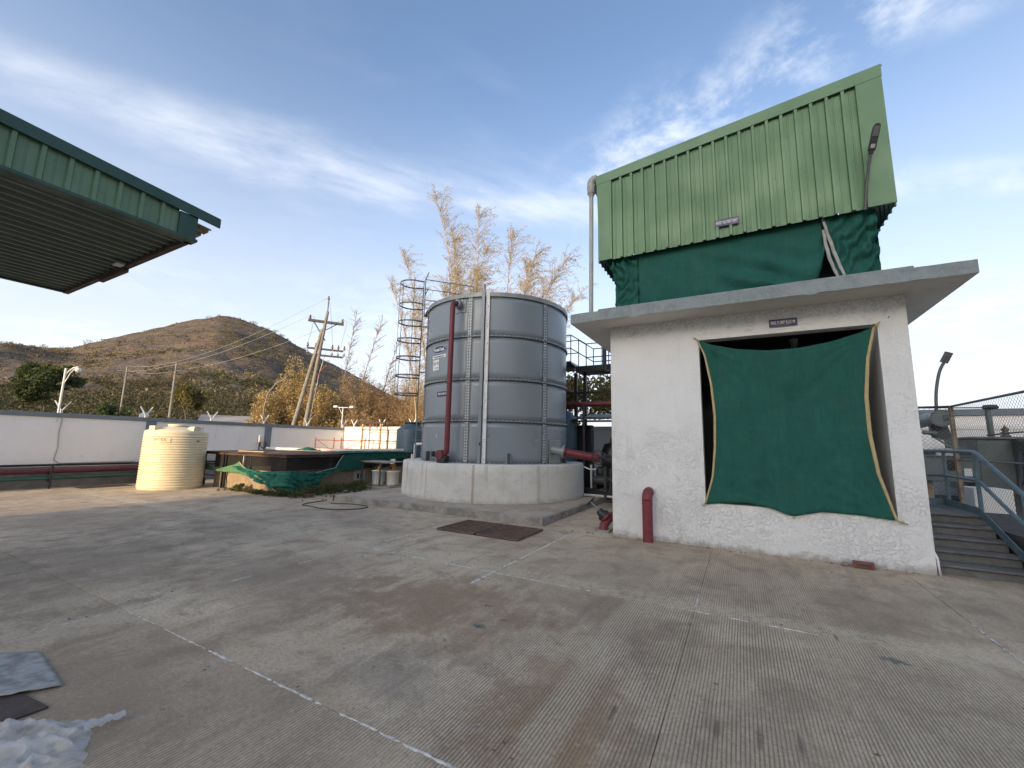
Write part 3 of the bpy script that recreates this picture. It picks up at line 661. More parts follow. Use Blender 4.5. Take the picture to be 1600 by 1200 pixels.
b = MB(); b.lathe([(0,0),(.42,0),(.44,.35),(.42,.7),(.3,.8),(.18,.85),(.18,.92),(0,.93)], (-57.0,20.6,3.2), 18); o = b.build('water_tank','plastic_white'); tag(o, 'small white water tank beyond the wall left of the cream tank', 'tank')
tag(MB().box(-57.9,-56.2,19.9,21.3,-.5,3.19).build('pump_hut','shed_wall'), 'grey hut carrying the small white water tank beyond the wall', 'hut')
tag(MB().box(-46,-40,5.4,9.2,2.60,2.85).build('low_roof','shed_roof'), 'low flat roof edge just above the wall at far left', 'roof')
MB()
# ---- factory building behind the camera: it casts the yard's long shadow
t = thing('factory_building', (20, -55, 0), 'tall grey factory hall standing well behind the camera', 'building')
MB().box(-12.7, 60, -70, -42, -.3, 18.4).build('wall', 'building_panel', t)
MB().box(-12.7, 60, -70.3, -41.8, 18.402, 18.7).build('roof', 'shed_roof', t)
for k in range(9): MB().box(-9.5+7*k, -6.0+7*k, -41.998, -41.9, 7.2, 9.6).build('window', 'glass_lens', t)
# ---- canopy at the upper left, reaching out from the factory hall
t = thing('canopy', (-8, -2, 4), 'dark green metal canopy reaching in from the upper left', 'canopy')
CX0, CX1, CY0, CY1 = -10.1, -5.87, -6.0, 2.36
b = MB(); n = 22; prof = []
for k in range(n):
    x = lerp(CX0+.05, CX1-.12, k/n); w = (CX1-CX0-.17)/n
    prof += [(x, 3.995), (x+w*.22, 3.995), (x+w*.32, 4.035), (x+w*.9, 4.035)]
prof.append((CX1-.12, 4.0))
for k in range(11):
    seg = prof[k*8:(k*8+9)]
    bb = MB(); bb.grid([[(x, CY0, z) for x, z in seg], [(x, CY1-.07, z) for x, z in seg]], smooth=False, thick=-.002); bb.build('soffit_sheet', 'soffit_sheet', t)
MB().box(CX0, CX1, CY0, CY1-.02, 4.06, 4.24).build('frame', 'trim_dark', t)
nr = 42; w = .195
for k in range(nr):
    y = CY1-.19-w*(k+1)
    b = MB(); z0, z1 = 3.99, 4.31+.07*(CY1-y-w)
    yz = [(0,0),(.012,.032),(.045,.032),(.057,0),(.11,0),(.113,-.004),(.125,-.004),(.128,0),(w,0)]
    b.grid([[(CX1+.012+dx, y+dy, z) for dy, dx in yz] for z in (z0, z1)], smooth=False, thick=.002); b.build('fascia_panel', 'fascia_green', t)
MB().box(CX1-.02, CX1+.045, CY1-.19, CY1, 3.985, 4.27).build('corner_trim', 'trim_dark', t)
MB().box(CX1-.115, CX1+.05, CY0, CY1+.02, 3.955, 3.986).build('bottom_trim', 'trim_dark', t)
MB().extr([(CX1+.05,CY0,4.95),(CX1+.05,CY1+.24,4.365),(CX1+.05,CY1+.24,4.245),(CX1+.05,CY0,4.83)][::-1], (.02,0,0)).build('top_trim', 'trim_dark', t)
MB().extr([(CX1+.05,CY0,4.952),(CX1+.05,CY1+.24,4.367),(CX1-.1,CY1+.24,4.367),(CX1-.1,CY0,4.952)], (0,0,.012)).build('top_flashing', 'trim_dark', t)
b = MB(); pr = []
k = 0; x = CX0-.05
while x < CX1-.2: pr += [(x,0),(x+.11,0),(x+.125,.03),(x+.17,.03),(x+.185,0)]; x += .19
b.grid([[(x, y, 4.25+.07*(CY1-y)+dz) for x, dz in pr] for y in (CY1+.22, CY0)], thick=.003, smooth=False); b.build('roof_sheet', 'rust_pale', t)
MB().box(CX0, CX1-.05, CY1-.065, CY1, 3.955, 4.045).build('edge_angle', 'rust', t)
MB().box(CX0-.03, CX0+.04, CY0, CY1, 3.97, 4.24).build('side_trim', 'trim_dark', t)
for x in (-9.6,-6.3):
    MB().box(x-.1,x+.1,-1.6,-1.4,0,3.98).build('column', 'trim_dark', t)
MB()
t2 = thing('tube_light', (-8.1, 2.3, 3.9), 'rusty batten light fixed under the end of the green canopy', 'lamp')
MB().box(-8.6,-7.7,2.30,2.36,3.905,3.95).build('batten','rust',t2); MB().box(-7.66,-7.50,2.16,2.25,3.93,3.955).build('bracket','zinc',t2)
# ================================================================ PUMP HOUSE
PY = 7.55; ZS = 3.75
ph = thing('pump_house', (0, 9, 0), 'white rough plastered pump house with a flat overhanging concrete roof', 'building')
# front wall with opening: one shell built from blocks that butt
XL, XR, OX0, OX1, OZ0, OZ1, TH = -2.05, 2.13, -.54, 1.80, .68, 3.36, .23
def rough_front():
    """front wall sheet: gridded so the plaster is slightly uneven and the bottom corner is chipped"""
    b = MB(); xs = sorted(set([round(lerp(XL, XR, i/42), 3) for i in range(43)]+[OX0, OX1])); zs = sorted(set([round(lerp(-.05, ZS, i/38), 3) for i in range(39)]+[OZ0, OZ1]))
    P = lambda x, z: (x, PY+fbm(x*1.3, z*1.3, 4.4)*.010+fbm(x*7, z*7, 1.)*.003, z)
    vs = {}; fs = []
    for i in range(len(xs)-1):
        for j in range(len(zs)-1):
            cx, cz = (xs[i]+xs[i+1])/2, (zs[j]+zs[j+1])/2
            if OX0 < cx < OX1 and OZ0 < cz < OZ1: continue
            q = []
            for a, c in ((i, j), (i+1, j), (i+1, j+1), (i, j+1)):
                if (a, c) not in vs: vs[(a, c)] = len(vs)
                q.append(vs[(a, c)])
            fs.append(tuple(q))
    b.add([P(xs[a], zs[c]) for a, c in vs], fs, True); return b
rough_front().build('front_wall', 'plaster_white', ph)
e = .012
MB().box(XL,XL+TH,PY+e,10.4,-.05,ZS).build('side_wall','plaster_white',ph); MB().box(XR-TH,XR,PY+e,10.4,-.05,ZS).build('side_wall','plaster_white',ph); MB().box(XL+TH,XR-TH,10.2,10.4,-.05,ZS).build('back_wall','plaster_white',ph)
b = MB()
b.add([(XL,PY-.003,-.05),(XL,PY+.02,-.05),(XL,PY+.02,ZS),(XL,PY-.003,ZS)], [(3,2,1,0)]); b.add([(XR,PY-.003,-.05),(XR,PY+.02,-.05),(XR,PY+.02,ZS),(XR,PY-.003,ZS)], [(0,1,2,3)])
b.build('wall_edge', 'plaster_white', ph)
b = MB()
b.add([(OX0,PY-.006,OZ0),(OX0,PY+TH,OZ0),(OX0,PY+TH,OZ1),(OX0,PY-.006,OZ1)], [(3,2,1,0)]); b.add([(OX1,PY-.006,OZ0),(OX1,PY+1.3,OZ0),(OX1,PY+1.3,OZ1),(OX1,PY-.006,OZ1)], [(0,1,2,3)])
b.add([(OX0,PY-.006,OZ0),(OX1,PY-.006,OZ0),(OX1,PY+TH,OZ0),(OX0,PY+TH,OZ0)], [(0,1,2,3)]); b.add([(OX0,PY-.006,OZ1),(OX1,PY-.006,OZ1),(OX1,PY+TH,OZ1),(OX0,PY+TH,OZ1)], [(3,2,1,0)])
b.build('opening_reveal', 'boundary_white', ph)
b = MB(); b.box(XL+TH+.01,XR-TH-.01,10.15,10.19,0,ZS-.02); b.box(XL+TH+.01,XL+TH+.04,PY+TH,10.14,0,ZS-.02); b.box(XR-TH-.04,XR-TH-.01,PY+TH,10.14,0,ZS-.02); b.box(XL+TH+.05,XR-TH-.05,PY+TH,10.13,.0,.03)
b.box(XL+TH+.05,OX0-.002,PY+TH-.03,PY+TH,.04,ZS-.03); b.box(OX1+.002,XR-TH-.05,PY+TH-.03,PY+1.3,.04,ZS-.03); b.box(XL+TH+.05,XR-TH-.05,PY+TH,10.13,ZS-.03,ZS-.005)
b.build('shade_lining', 'interior_shade', ph)  # near-black lining added so the room behind the opening looks dark
# chipped plaster lump at the right foot
b = MB(); rnd = random.Random(3); pts = []
for j in range(9):
    z = -.03+j*.05; row = []
    for i in range(7):
        a = i/6*1.9-.6; r_ = (.05+.018*rnd.random())*(1 if j < 6 else (.75 if j == 6 else (.4 if j == 7 else .1)))*(1.0-.05*j)
        row.append((XR-.02+r_*math.cos(a-.5), PY+.03+r_*math.sin(a-1.2), z+rnd.uniform(-.01, .01)))
    pts.append(row)
b.grid(pts, smooth=False); b.build('plaster_lump', 'plaster_white', ph)
# roof slab with chipped edge, soffit and upstand
SX0, SX1, SY0, SY1 = -2.63, 2.68, 6.98, 11.0
b = MB(); n = 60; top = []; bot = []
for k in range(n+1):
    x = lerp(SX0, SX1, k/n); top.append((x, SY0+fbm(x*3, 1, 2)*.006, 3.925+fbm(x*4, 8, 1)*.008)); bot.append((x, SY0+fbm(x*3, 5, 2)*.006, ZS+.002+fbm(x*5, 3, 1)*.006-(.02 if k in (13, 41) else 0)))
b.grid([bot, top], smooth=False); b.grid([top, [(x, SY1, 3.93) for x, _, _ in top]], smooth=False)
b.add([bot[0], top[0], (SX0,SY1,3.93), (SX0,SY1,ZS+.002)], [(0,1,2,3)]); b.add([bot[-1], top[-1], (SX1,SY1,3.93), (SX1,SY1,ZS+.002)], [(3,2,1,0)]); b.box(SX0+.01,SX1-.01,SY1-.02,SY1-.001,ZS+.01,3.92)
b.build('roof_slab', 'roof_concrete', ph)
b = MB(); b.grid([[(x, y+ (0 if 0 < j < 8 else 0), ZS+.001+ (fbm(x*2, y*2, 3)*.006 if 0 < i < 20 and 0 < j < 8 else 0)) for i, x in enumerate([lerp(SX0, SX1, i/20) for i in range(21)])] for j, y in enumerate([lerp(SY1, SY0+.006, j/8) for j in range(9)])])
b.build('soffit', 'soffit_white', ph)
MB().box(-2.14, 2.12, 7.06, 10.8, 3.932, 3.985).build('roof_upstand', 'roof_concrete', ph, bevel=.008)
lamp = thing('bulkhead_lamp', (.95, 9, 3.6), 'small glass bulkhead lamp hanging inside the pump house opening', 'lamp')
MB().cyl((.95,9,3.72),(.95,9,3.58),.02).build('stem','steel_dark',lamp); MB().lathe([(0,-.16),(.05,-.15),(.07,-.02),(.075,0),(0,.02)],(.95,9,3.56),14).build('shade','glass_lens',lamp)
pump = thing('fire_pump', (0, 9.2, 0), 'red fire pump barely seen inside the dark pump house', 'pump')
MB().tube([(-.3,9.2,.6),(.5,9.2,.6)], .22, 16).build('casing','red_paint',pump); MB().tube([(.52,9.2,.6),(1.2,9.2,.6)], .18, 16).build('motor','steel_dark',pump); MB().box(-.4,1.3,9.0,9.4,.05,.36).build('base','steel_dark',pump); MB().tube([(-.1,9.2,.8),(-.1,9.2,2.2)],.08).build('riser','red_paint',pump)
# ---- shade net tied across the opening
net = thing('shade_net', (.6, 7.5, .6), 'dark green shade net stretched across the pump house opening', 'net')
TOP = [(-.57,3.37),(-.36,3.26),(.01,3.15),(.45,3.085),(.87,3.09),(1.26,3.15),(1.57,3.24),(1.765,3.315)]
BOT = [(-.555,.655),(-.29,.70),(.06,.72),(.35,.675),(.56,.60),(.63,.585),(.70,.605),(.97,.68),(1.37,.675),(1.79,.64)]
LEF = [(.655,-.555),(1.09,-.43),(1.55,-.38),(2.07,-.36),(2.59,-.39),(3.08,-.465),(3.37,-.57)]
RIG = [(.64,1.79),(1.25,1.655),(1.77,1.61),(2.31,1.61),(2.86,1.665),(3.315,1.765)]
NU, NV = 56, 60
def netpt(u, v):
    xl, xr = interp(LEF, lerp(.655, 3.37, v)), interp(RIG, lerp(.64, 3.315, v)); xt, xb = lerp(-.57, 1.765, u), lerp(-.555, 1.79, u)
    zt, zb = interp(TOP, xt), interp(BOT, xb); zl, zr = lerp(.655, 3.37, v), lerp(.64, 3.315, v)
    x = (1-u)*xl+u*xr+(1-v)*xb+v*xt-((1-u)*(1-v)*-.555+u*(1-v)*1.79+(1-u)*v*-.57+u*v*1.765)
    z = (1-u)*zl+u*zr+(1-v)*zb+v*zt-((1-u)*(1-v)*.655+u*(1-v)*.64+(1-u)*v*3.37+u*v*3.315)
    edge = min(u, 1-u, v, 1-v)
    fold = 0
    for cu, cv, am in ((0,0,.012),(1,0,.016),(0,1,.014),(1,1,.016),(.5,0,.012)):
        du, dv = u-cu, v-cv; rr = math.hypot(du, dv); fold += am*math.sin(math.atan2(dv, du)*22)*math.exp(-rr*4.5)*min(1, rr*9)
    y = 7.515+.045*math.sin(math.pi*u)*math.sin(math.pi*v)+fbm(u*3, v*1.2, 8)*.022*min(1, edge*6)+fold+.006*math.sin(u*70+fbm(u*5, v*2)*6)*(.4+fbm(u*6,v*3,5)**2*3)+.03*fbm(u*1.2+v*1.4,v*3.2-u*2.2,6.5,3)*min(1, edge*8)
    return (x, min(y, 7.533) if not (OX0 < x < OX1 and OZ0 < z < OZ1) else y, z)
b = MB(); b.grid([[netpt(i/NU, j/NV) for i in range(NU+1)] for j in range(NV+1)], thick=-.0015); b.build('net_sheet', 'shade_net', net)
for nm, uu in (('l', 0.), ('r', 1.)):
    rows = []
    for j in range(NV+1):
        x, y, z = netpt(uu, j/NV); w = .026+.018*math.sin(math.pi*j/NV) if uu else .020+.012*math.sin(math.pi*j/NV); sg = 1 if uu < .5 else -1
        rows.append([(x+sg*w, y-.009+fbm(z*5, uu)*.002, z), (x+sg*w*.4, y-.014, z), (x-sg*.004, y-.009, z)][::1 if uu > .5 else -1])
    b = MB(); b.grid(rows[::-1], thick=.002); b.build('edge_strap', 'strap', net)
for x, z, dx, dz in ((-.57,3.375,-.05,.03),(1.77,3.32,.06,.06),(-.56,.65,-.03,-.01),(1.795,.635,.10,-.03),(.63,.58,.0,-.02)):
    b = MB(); b.tube([(x,7.51,z),(x+dx*.5,7.505,z+dz*.6),(x+dx,7.53,z+dz)], .008, 6); b.tube([(x+dx*.2,7.505,z),(x+dx*.3,7.49,z+dz*.2),(x+dx*.5,7.505,z+dz*.4)], .016, 6); b.build('tie_knot', 'strap', net)
tag(MB().cyl((1.93,7.55,3.43),(1.93,7.50,3.44),.006,6).build('hook','steel_dark'), 'bent hook in the plaster above the right corner of the net', 'hook')
# ---- signs
def sign(nm, label, body, x0, x1, z0, z1, y, size, sx=1.):
    t = thing(nm, ((x0+x1)/2, y, (z0+z1)/2), label, 'sign')
    MB().box(x0,x1,y-.006,y,z0,z1).build('board','sign_blue',t,bevel=.002)
    text('lettering', body, size, ((x0+x1)/2, y-.0075, (z0+z1)/2), (1,0,0), (0,0,1), 'sign_white', t, bold=.0004, sx=sx)
sign('name_sign', 'navy sign reading FIRE PUMP ROOM above the opening', 'FIRE PUMP ROOM', .49, .86, 3.455, 3.575, 7.532, .074, .55)
# ================================================================ WATER TREATMENT SHED on the roof
sh = thing('roof_shed', (0, 8.3, 4), 'pale green ribbed metal shed standing on the pump house roof', 'shed')
FY = 7.2
def topz(x): return 6.655+(x+2.18)/(4.22)*.455
def botz(x): return 4.945+(x+2.12)*.004
px0, px1 = -1.94, 1.765; nrib = 19; pitch = (px1-px0)/nrib
for k0 in range(0, nrib, 5):
    b = MB(); rows = [[], []]
    ks = range(k0, min(nrib, k0+5))
    for k in ks:
        x = px0+k*pitch
        for dx, dy in ((0,0),(.006,-.046),(.046,-.046),(.052,0),(.098,0),(.102,-.005),(.118,-.005),(.122,0),(pitch,0)):
            if k > k0 and dx == 0: continue
            xx = x+dx; rows[0].append((xx, FY+dy, botz(xx)+.0)); rows[1].append((xx, FY+dy, topz(xx)-.165))
    b.grid(rows, smooth=False, thick=.002); o = b.build('cladding_sheet', 'cladding', sh)
    sc = MB()
    for k in ks:
        for z in (5.02, 5.75, 6.4):
            x = px0+k*pitch+.09
            if z < topz(x)-.25: sc.cyl((x,FY+.001,z),(x,FY-.007,z),.008,6)
    s_o = sc.build('screws', 'trim_green', o, kind='stuff')
MB().extr([(-2.18,FY-.054,topz(-2.18)-.185),(2.055,FY-.054,topz(2.055)-.19),(2.055,FY-.054,topz(2.055)),(-2.18,FY-.054,topz(-2.18))], (0,.02,0)).build('verge_trim','trim_green',sh)
MB().extr([(1.75,FY-.050,botz(1.75)-.005),(2.06,FY-.050,botz(2.06)-.005),(2.05,FY-.050,topz(2.05)-.192),(1.75,FY-.050,topz(1.75)-.192)], (0,.024,0)).build('corner_trim','trim_green',sh)
MB().extr([(-2.13,FY-.050,botz(-2.13)-.005),(-1.93,FY-.050,botz(-1.93)-.005),(-1.93,FY-.050,topz(-1.93)-.186),(-2.165,FY-.050,topz(-2.16)-.186)], (0,.024,0)).build('corner_trim','trim_green',sh)
BY = 10.2
# side cladding (ribbed), roof sheet, posts
for x0_, sg in ((2.04, 1), (-2.14, -1)):
    b = MB(); rows = [[], []]; y = FY+.0
    while y < BY:
        for dy, dx in ((0,0),(.012,.026),(.045,.026),(.058,0)): rows[0].append((x0_+sg*dx, y+dy, 4.93)); rows[1].append((x0_+sg*dx, y+dy, topz(x0_)-.04))
        y += .19
    b.grid(rows if sg > 0 else rows[::-1], smooth=False, thick=.002); b.build('side_cladding','cladding',sh)
b = MB(); rows = [[], []]; y = FY-.02
while y < BY+.1:
    for dy, dz in ((0,0),(.012,.03),(.045,.03),(.058,0)): rows[0].append((-2.26, y+dy, topz(-2.26)+dz-.012)); rows[1].append((2.08, y+dy, topz(2.08)+dz-.012))
    y += .19
b.grid(rows[::-1], smooth=False, thick=.002); b.build('roof_sheet','cladding',sh)
for x in (-1.85, 1.80):
    for y in (7.42, 9.9): MB().box(x-.04,x+.04,y-.04,y+.04,3.99,6.4).build('post','steel_dark',sh)
for y in (7.42, 9.9): MB().box(-1.8,1.75,y-.03,y+.03,4.98,5.04).build('rail','steel_dark',sh)
for x in (-2.0, 1.9): MB().box(x-.03,x+.03,7.4,9.9,5.06,5.12).build('rail','steel_dark',sh)
MB().box(-2.1,2.0,BY-.02,BY,4.0,6.5).build('back_wall','trafo_dark',sh)
# gutter and downpipe on the low side
gt = thing('downpipe', (-2.30, 7.35, 3.9), 'grey plastic downpipe with a fat elbow beside the green shed', 'pipe')
b = MB(); b.extr([(-2.22,7.22,6.36),(-2.17,7.22,6.30),(-2.165,7.22,6.62),(-2.28,7.22,6.62),(-2.28,7.22,6.5)], (0,2.8,0)); b.build('gutter','trafo_dark',gt)
X, Y = -2.31, 7.2
run([(X,Y,3.94),(X+.012,Y,5.2),(X+.02,Y,6.32)], .040, 16).build('pipe','pvc_grey',gt)
run([(X+.02,Y,6.30),(X+.02,Y,6.35),(X+.02,Y,6.36),(X+.02,Y,6.48)], [.046,.062,.075,.075], 18).build('collar','pvc_grey',gt)
run([(X+.02,Y,6.48)]+arc((X+.10,Y,6.56), (-1,0,0), (0,0,1), .08, 0, math.pi/2, 8)[1:]+[(X+.13,Y,6.64)], .078, 18).build('elbow','pvc_grey',gt)
run([(X+.02,Y,6.475),(X+.02,Y,6.49)], .081, 18).build('elbow_lip','pvc_grey',gt)
sign('plant_sign', 'small navy sign reading WATER TREATMENT PLANT on the green shed', 'WATER TREATMENT PLANT', -.19, .155, 5.125, 5.245, 7.158, .074, .335)
# net skirt between shed and slab
sk = thing('net_skirt', (0, 7.3, 4), 'green net skirt hanging below the shed cladding', 'net')
def drape(x0t, x1t, x0b, x1b, zt, zb, nu, nv, fn, y=7.31):
    rows = []
    for j in range(nv+1):
        v_ = j/nv; row = []
        for i in range(nu+1):
            u = i/nu; x = lerp(lerp(x0t, x1t, u), lerp(x0b, x1b, u), 1-v_); z0 = zb(lerp(x0b, x1b, u)) if callable(zb) else zb
            row.append((x, y+fn(u, v_), lerp(z0, zt, v_)))
        rows.append(row)
    return rows
def wr(u, v, a, k, sl): return a*math.sin((v*k+u*sl+fbm(u*2, v*2, k)*1.4)*6.28)
# wrinkled left return
lft = []
for j in range(31):
    v_ = j/30; z = lerp(4.0, 5.0, v_); xo = -1.88-.17*max(0, (v_-.45)/.55)**1.6; row = []
    for i in range(25):
        u = i/24; row.append((lerp(xo, -1.47, u), 7.30+wr(u, v_, .055*(1-.6*u), 3.6, -1.6)*(.35+v_)+.03*fbm(u*3, v_*4, 2), z+.015*math.sin(u*6)))
    lft.append(row)
b = MB(); b.grid(lft, thick=-.002); b.build('net_panel','shade_net',sk)
ZB = [(-1.47,3.985),(.0,3.985),(.30,3.99),(.42,4.035),(.55,4.05),(.66,3.99),(.95,3.985),(1.10,4.0),(1.18,4.2),(1.24,4.45)]
def zb_mid(x): return interp(ZB, x)
def midf(u, v_):
    return .012*fbm(u*5, v_*3, 1)+.050*math.exp(-((u-.70)/.26)**2)*math.sin((v_*7+u*9)*2.4)*(1-v_)+.03*fbm(u*9, v_*2.5, 4)*(1-v_)+.015*math.sin(u*34+v_*9)*(1-v_)**2
b = MB(); b.grid(drape(-1.47, 1.235, -1.47, 1.245, 5.0, zb_mid, 90, 26, midf, 7.318), thick=-.002); b.build('net_panel','shade_net',sk)
def rf(u, v_): return .07*math.sin((v_*3.8-u*2.6+fbm(u*3, v_*3)*.7)*6.28)*(.3+u*.7)*math.exp(-((v_-.55)/.5)**2)+.01*fbm(u*5, v_*5, 6)
b = MB(); b.grid(drape(1.245, 1.86, 1.37, 1.845, 5.0, 3.987, 34, 30, rf, 7.30), thick=-.002); b.build('net_panel','shade_net',sk)
b = MB(); b.grid([[(1.85+.012*fbm(y*3, z*3)-(y-7.3)*.03, y, z) for y in [7.3+.1*i for i in range(15)]] for z in [3.987+.09*j for j in range(12)]], thick=-.002); b.build('net_panel','shade_net',sk)
for pts in ([(1.245,4.98),(1.28,4.75),(1.36,4.35),(1.45,3.99)], [(1.24,4.80),(1.25,4.6),(1.29,4.3),(1.375,3.99)]):
    rows = []
    for j in range(21):
        t_ = j/20; z = lerp(pts[0][1], pts[-1][1], t_); x = interp([(a[1]*-1, a[0]) for a in pts], -z); w = .016+.006*math.sin(t_*3.1)
        rows.append([(x-w, 7.270+.008*math.sin(t_*26), z), (x+w, 7.268+.008*math.sin(t_*26+.5), z)])
    b = MB(); b.grid(rows[::-1], thick=.002); b.build('edge_tape','tape_grey',sk)
# LED street light reaching out from behind the skirt
ll = thing('street_light', (1.7, 7.0, 4.9), 'black LED street light on a curved arm in front of the shed corner', 'lamp')
run([(1.710,7.14,4.92),(1.722,7.12,5.05),(1.742,7.09,5.26),(1.776,7.02,5.54),(1.795,6.965,5.66)], .018, 10).build('arm','steel_dark',ll)
d = Vector((.075,-.10,.345)).normalized(); sd = Vector((1,.0,0)); sd = (sd-d*sd.dot(d)).normalized(); nn = sd.cross(d)
c0 = Vector((1.792,6.972,5.645))
def hb_(l0, l1, w, h, off=0): return MB().obox(c0+d*(l0+l1)/2+nn*off, d*(l1-l0)/2, sd*w, nn*h)
hb_(0,.04,.026,.022).build('spigot','black_paint',ll); hb_(.04,.15,.042,.024).build('driver_box','black_paint',ll,bevel=.008)
b = MB(); out = [(.15,-.042),(.15,.042),(.31,.042),(.36,.038),(.385,.02),(.385,-.02),(.36,-.038),(.31,-.042)]
b.extr([c0+d*l+sd*w-nn*.018 for l, w in out], nn*.036); b.build('lamp_head','black_paint',ll)
for sg in (-1, 1): hb_(.22,.35,.032,.003,sg*.0205).build('lens','glass_lens' if 0 else 'steel_dark',ll)
hb_(.07,.12,.024,.002,-.0265).build('rating_label','tape_grey',ll); hb_(.07,.12,.024,.002,.0265).build('rating_label','tape_grey',ll)
# ---- steps on the right of the pump house
stp = thing('entrance_steps', (2.6, 8.2, 0), 'dark stone steps climbing beside the pump house on the right', 'steps')
for k in range(5):
    y0 = 7.66+.28*k; z1 = .115+.133*k; o = MB().box(XR+.004, 3.06, y0+.03, 10.3 if k == 4 else y0+.34, z1-.13 if k else -.03, z1-.03).build('riser','step_stone',stp)
    MB().box(XR+.004, 3.085, y0, 10.3 if k == 4 else y0+.31, z1-.028, z1).build('tread','step_stone',stp,bevel=.006)
rl = thing('stair_railing', (3.05, 8.7, .6), 'blue grey tube railing with toe plate on the right hand steps', 'railing')
RX = 3.03
run([(2.2,9.95,1.58),(2.95,9.95,1.58),(RX,9.86,1.58),(RX,8.80,1.575),(RX,8.68,1.54),(RX+.05,7.2,.78)], .028, 12).build('handrail','rail_blue',rl)
run([(2.2,9.95,1.17),(2.95,9.95,1.17),(RX,9.86,1.17),(RX,8.80,1.165),(RX,8.68,1.13),(RX+.05,7.2,.36)], .024, 12).build('mid_rail','rail_blue',rl)
for x, y, z0, z1 in ((2.62,9.95,.66,1.57),(RX,9.84,.66,1.57),(RX,8.76,.66,1.56),(RX+.03,7.72,.12,1.04)): run([(x,y,z0),(x,y,z1)], .025, 12).build('baluster','rail_blue',rl)
MB().box(2.2,RX,9.93,9.95,.67,.78).build('toe_plate','rail_blue',rl)
MB().extr([(RX-.035,9.93,.67),(RX-.035,8.76,.67),(RX-.035,8.70,.64),(RX-.0,7.3,-.02),(RX-.0,7.3,.10),(RX-.035,8.72,.77),(RX-.035,9.93,.79)], (.012,0,0)).build('stringer','rail_blue',rl)
# ================================================================ STEEL WATER TANK
TX, TY, TR = -6.46, 10.77, 2.12
ZC = [1.05, 2.11, 3.17, 4.30, 5.40]
apron = MB().box(-9.35, -3.42, 7.58, 14.6, -.05, .145).build('apron', 'apron_concrete', kind='structure', bevel=.01)
b = MB(); n = 90
for (p, q, nx, ny) in (((-9.35,7.575),(-3.415,7.575),0,-1), ((-3.415,7.575),(-3.415,14.5),1,0)):
    lo = []; hi = []; tp = []
    for k in range(n+1):
        x, y = lerp(p[0], q[0], k/n), lerp(p[1], q[1], k/n); e1, e2 = fbm(x*3, y*3, 1)*.018, fbm(x*5, y*5, 7)*.012
        lo.append((x+nx*(.012+e1), y+ny*(.012+e1), -.02)); hi.append((x+nx*(.006+e2), y+ny*(.006+e2), .138+e1*.4)); tp.append((x-nx*.06, y-ny*.06, .149))
    b.grid([lo, hi, tp], smooth=False)
b.build('kerb_face', 'kerb_concrete', apron)
MB().box(-9.40,-9.36,7.56,7.66,-.01,.13).build('kerb_end', 'rust', apron)
rg = thing('round_plinth', (TX, TY, .15), 'round off-white plastered concrete base under the grey steel tank', 'plinth')
b = MB(); n = 96
prof = [(2.63,.0),(2.625,.2),(2.62,.45),(2.62,.70),(2.615,.875),(2.60,.895),(2.0,.90),(.0,.90)]
b.lathe(prof, (TX,TY,.15), n); o = b.build('drum', 'ring_concrete', rg)
tk = thing('water_tank', (TX, TY, 1.05), 'tall grey bolted steel water tank on a round concrete base', 'tank')
SE = [R(a) for a in (-135.0, -78.8, -22.0, 38.0, 98.0, 158.0)]
for c in range(4):
    for k in range(6):
        a0 = SE[k]; a1 = SE[(k+1) % 6]+(0 if k < 5 else 2*math.pi); z0, z1 = ZC[c]+.002, ZC[c+1]-.002
        b = MB(); m = 14; rows = []
        for j in range(7):
            z = lerp(z0, z1, j/6); row = []
            for i in range(m+1):
                a = lerp(a0+.0015, a1-.0015, i/m); w = .0025*fbm(a*3+c*7, z*1.5, k*3.3)*math.sin(math.pi*j/6)
                r_ = TR+w+(.004 if i > m-1 else 0); row.append((TX+r_*math.cos(a), TY+r_*math.sin(a), z))
            rows.append(row)
        b.grid(rows, thick=.004); b.build('steel_panel', 'tank_grey', tk)
for z in ZC[1:4]:
    o = MB().ring((TX,TY,z), TR-.01, TR+.040, -.008, .008, 96).build('flange_ring', 'tank_grey', tk); MB().ring((TX,TY,z), TR+.003, TR+.040, -.026, -.009, 96).build('flange_leg', 'seam_dark', o)
    bt = MB()
    for k in range(120):
        a = 2*math.pi*k/120; r_ = TR+.017; p_ = Vector((TX+r_*math.cos(a), TY+r_*math.sin(a), z)); bt.cyl(p_+Vector((0,0,.008)), p_+Vector((0,0,.030)), .015, 6)
    bt.build('bolts', 'zinc', o, kind='stuff')
for a in SE:
    ca, sa = math.cos(a), math.sin(a); rad = Vector((ca, sa, 0)); tan = Vector((-sa, ca, 0)); base = Vector((TX, TY, 0))
    for c in range(4):
        o = MB().obox(base+rad*(TR+.006)+Vector((0,0,(ZC[c]+ZC[c+1])/2)), rad*.003, tan*.050, Vector((0,0,(ZC[c+1]-ZC[c])/2-.03))).build('lap_strip', 'tank_grey', tk)
        bt = MB()
        for j in range(14):
            z = lerp(ZC[c]+.06, ZC[c+1]-.06, j/13)
            for s_off in (-.03, .03):
                p_ = base+rad*(TR+.009)+tan*s_off+Vector((0,0,z)); bt.cyl(p_, p_+rad*.02, .020, 6)
        bt.build('bolts', 'zinc', o, kind='stuff')
o = MB().ring((TX,TY,5.46), TR-.05, TR+.045, -.035, .0, 96).build('rim_ring', 'rim_grey', tk); MB().ring((TX,TY,5.46), TR+.010, TR+.044, -.11, -.0355, 96).build('rim_skirt', 'rim_grey', o)
o = MB().ring((TX,TY,1.05), TR+.001, TR+.05, .0, .012, 96).build('foot_ring', 'tank_grey', tk); bt = MB()
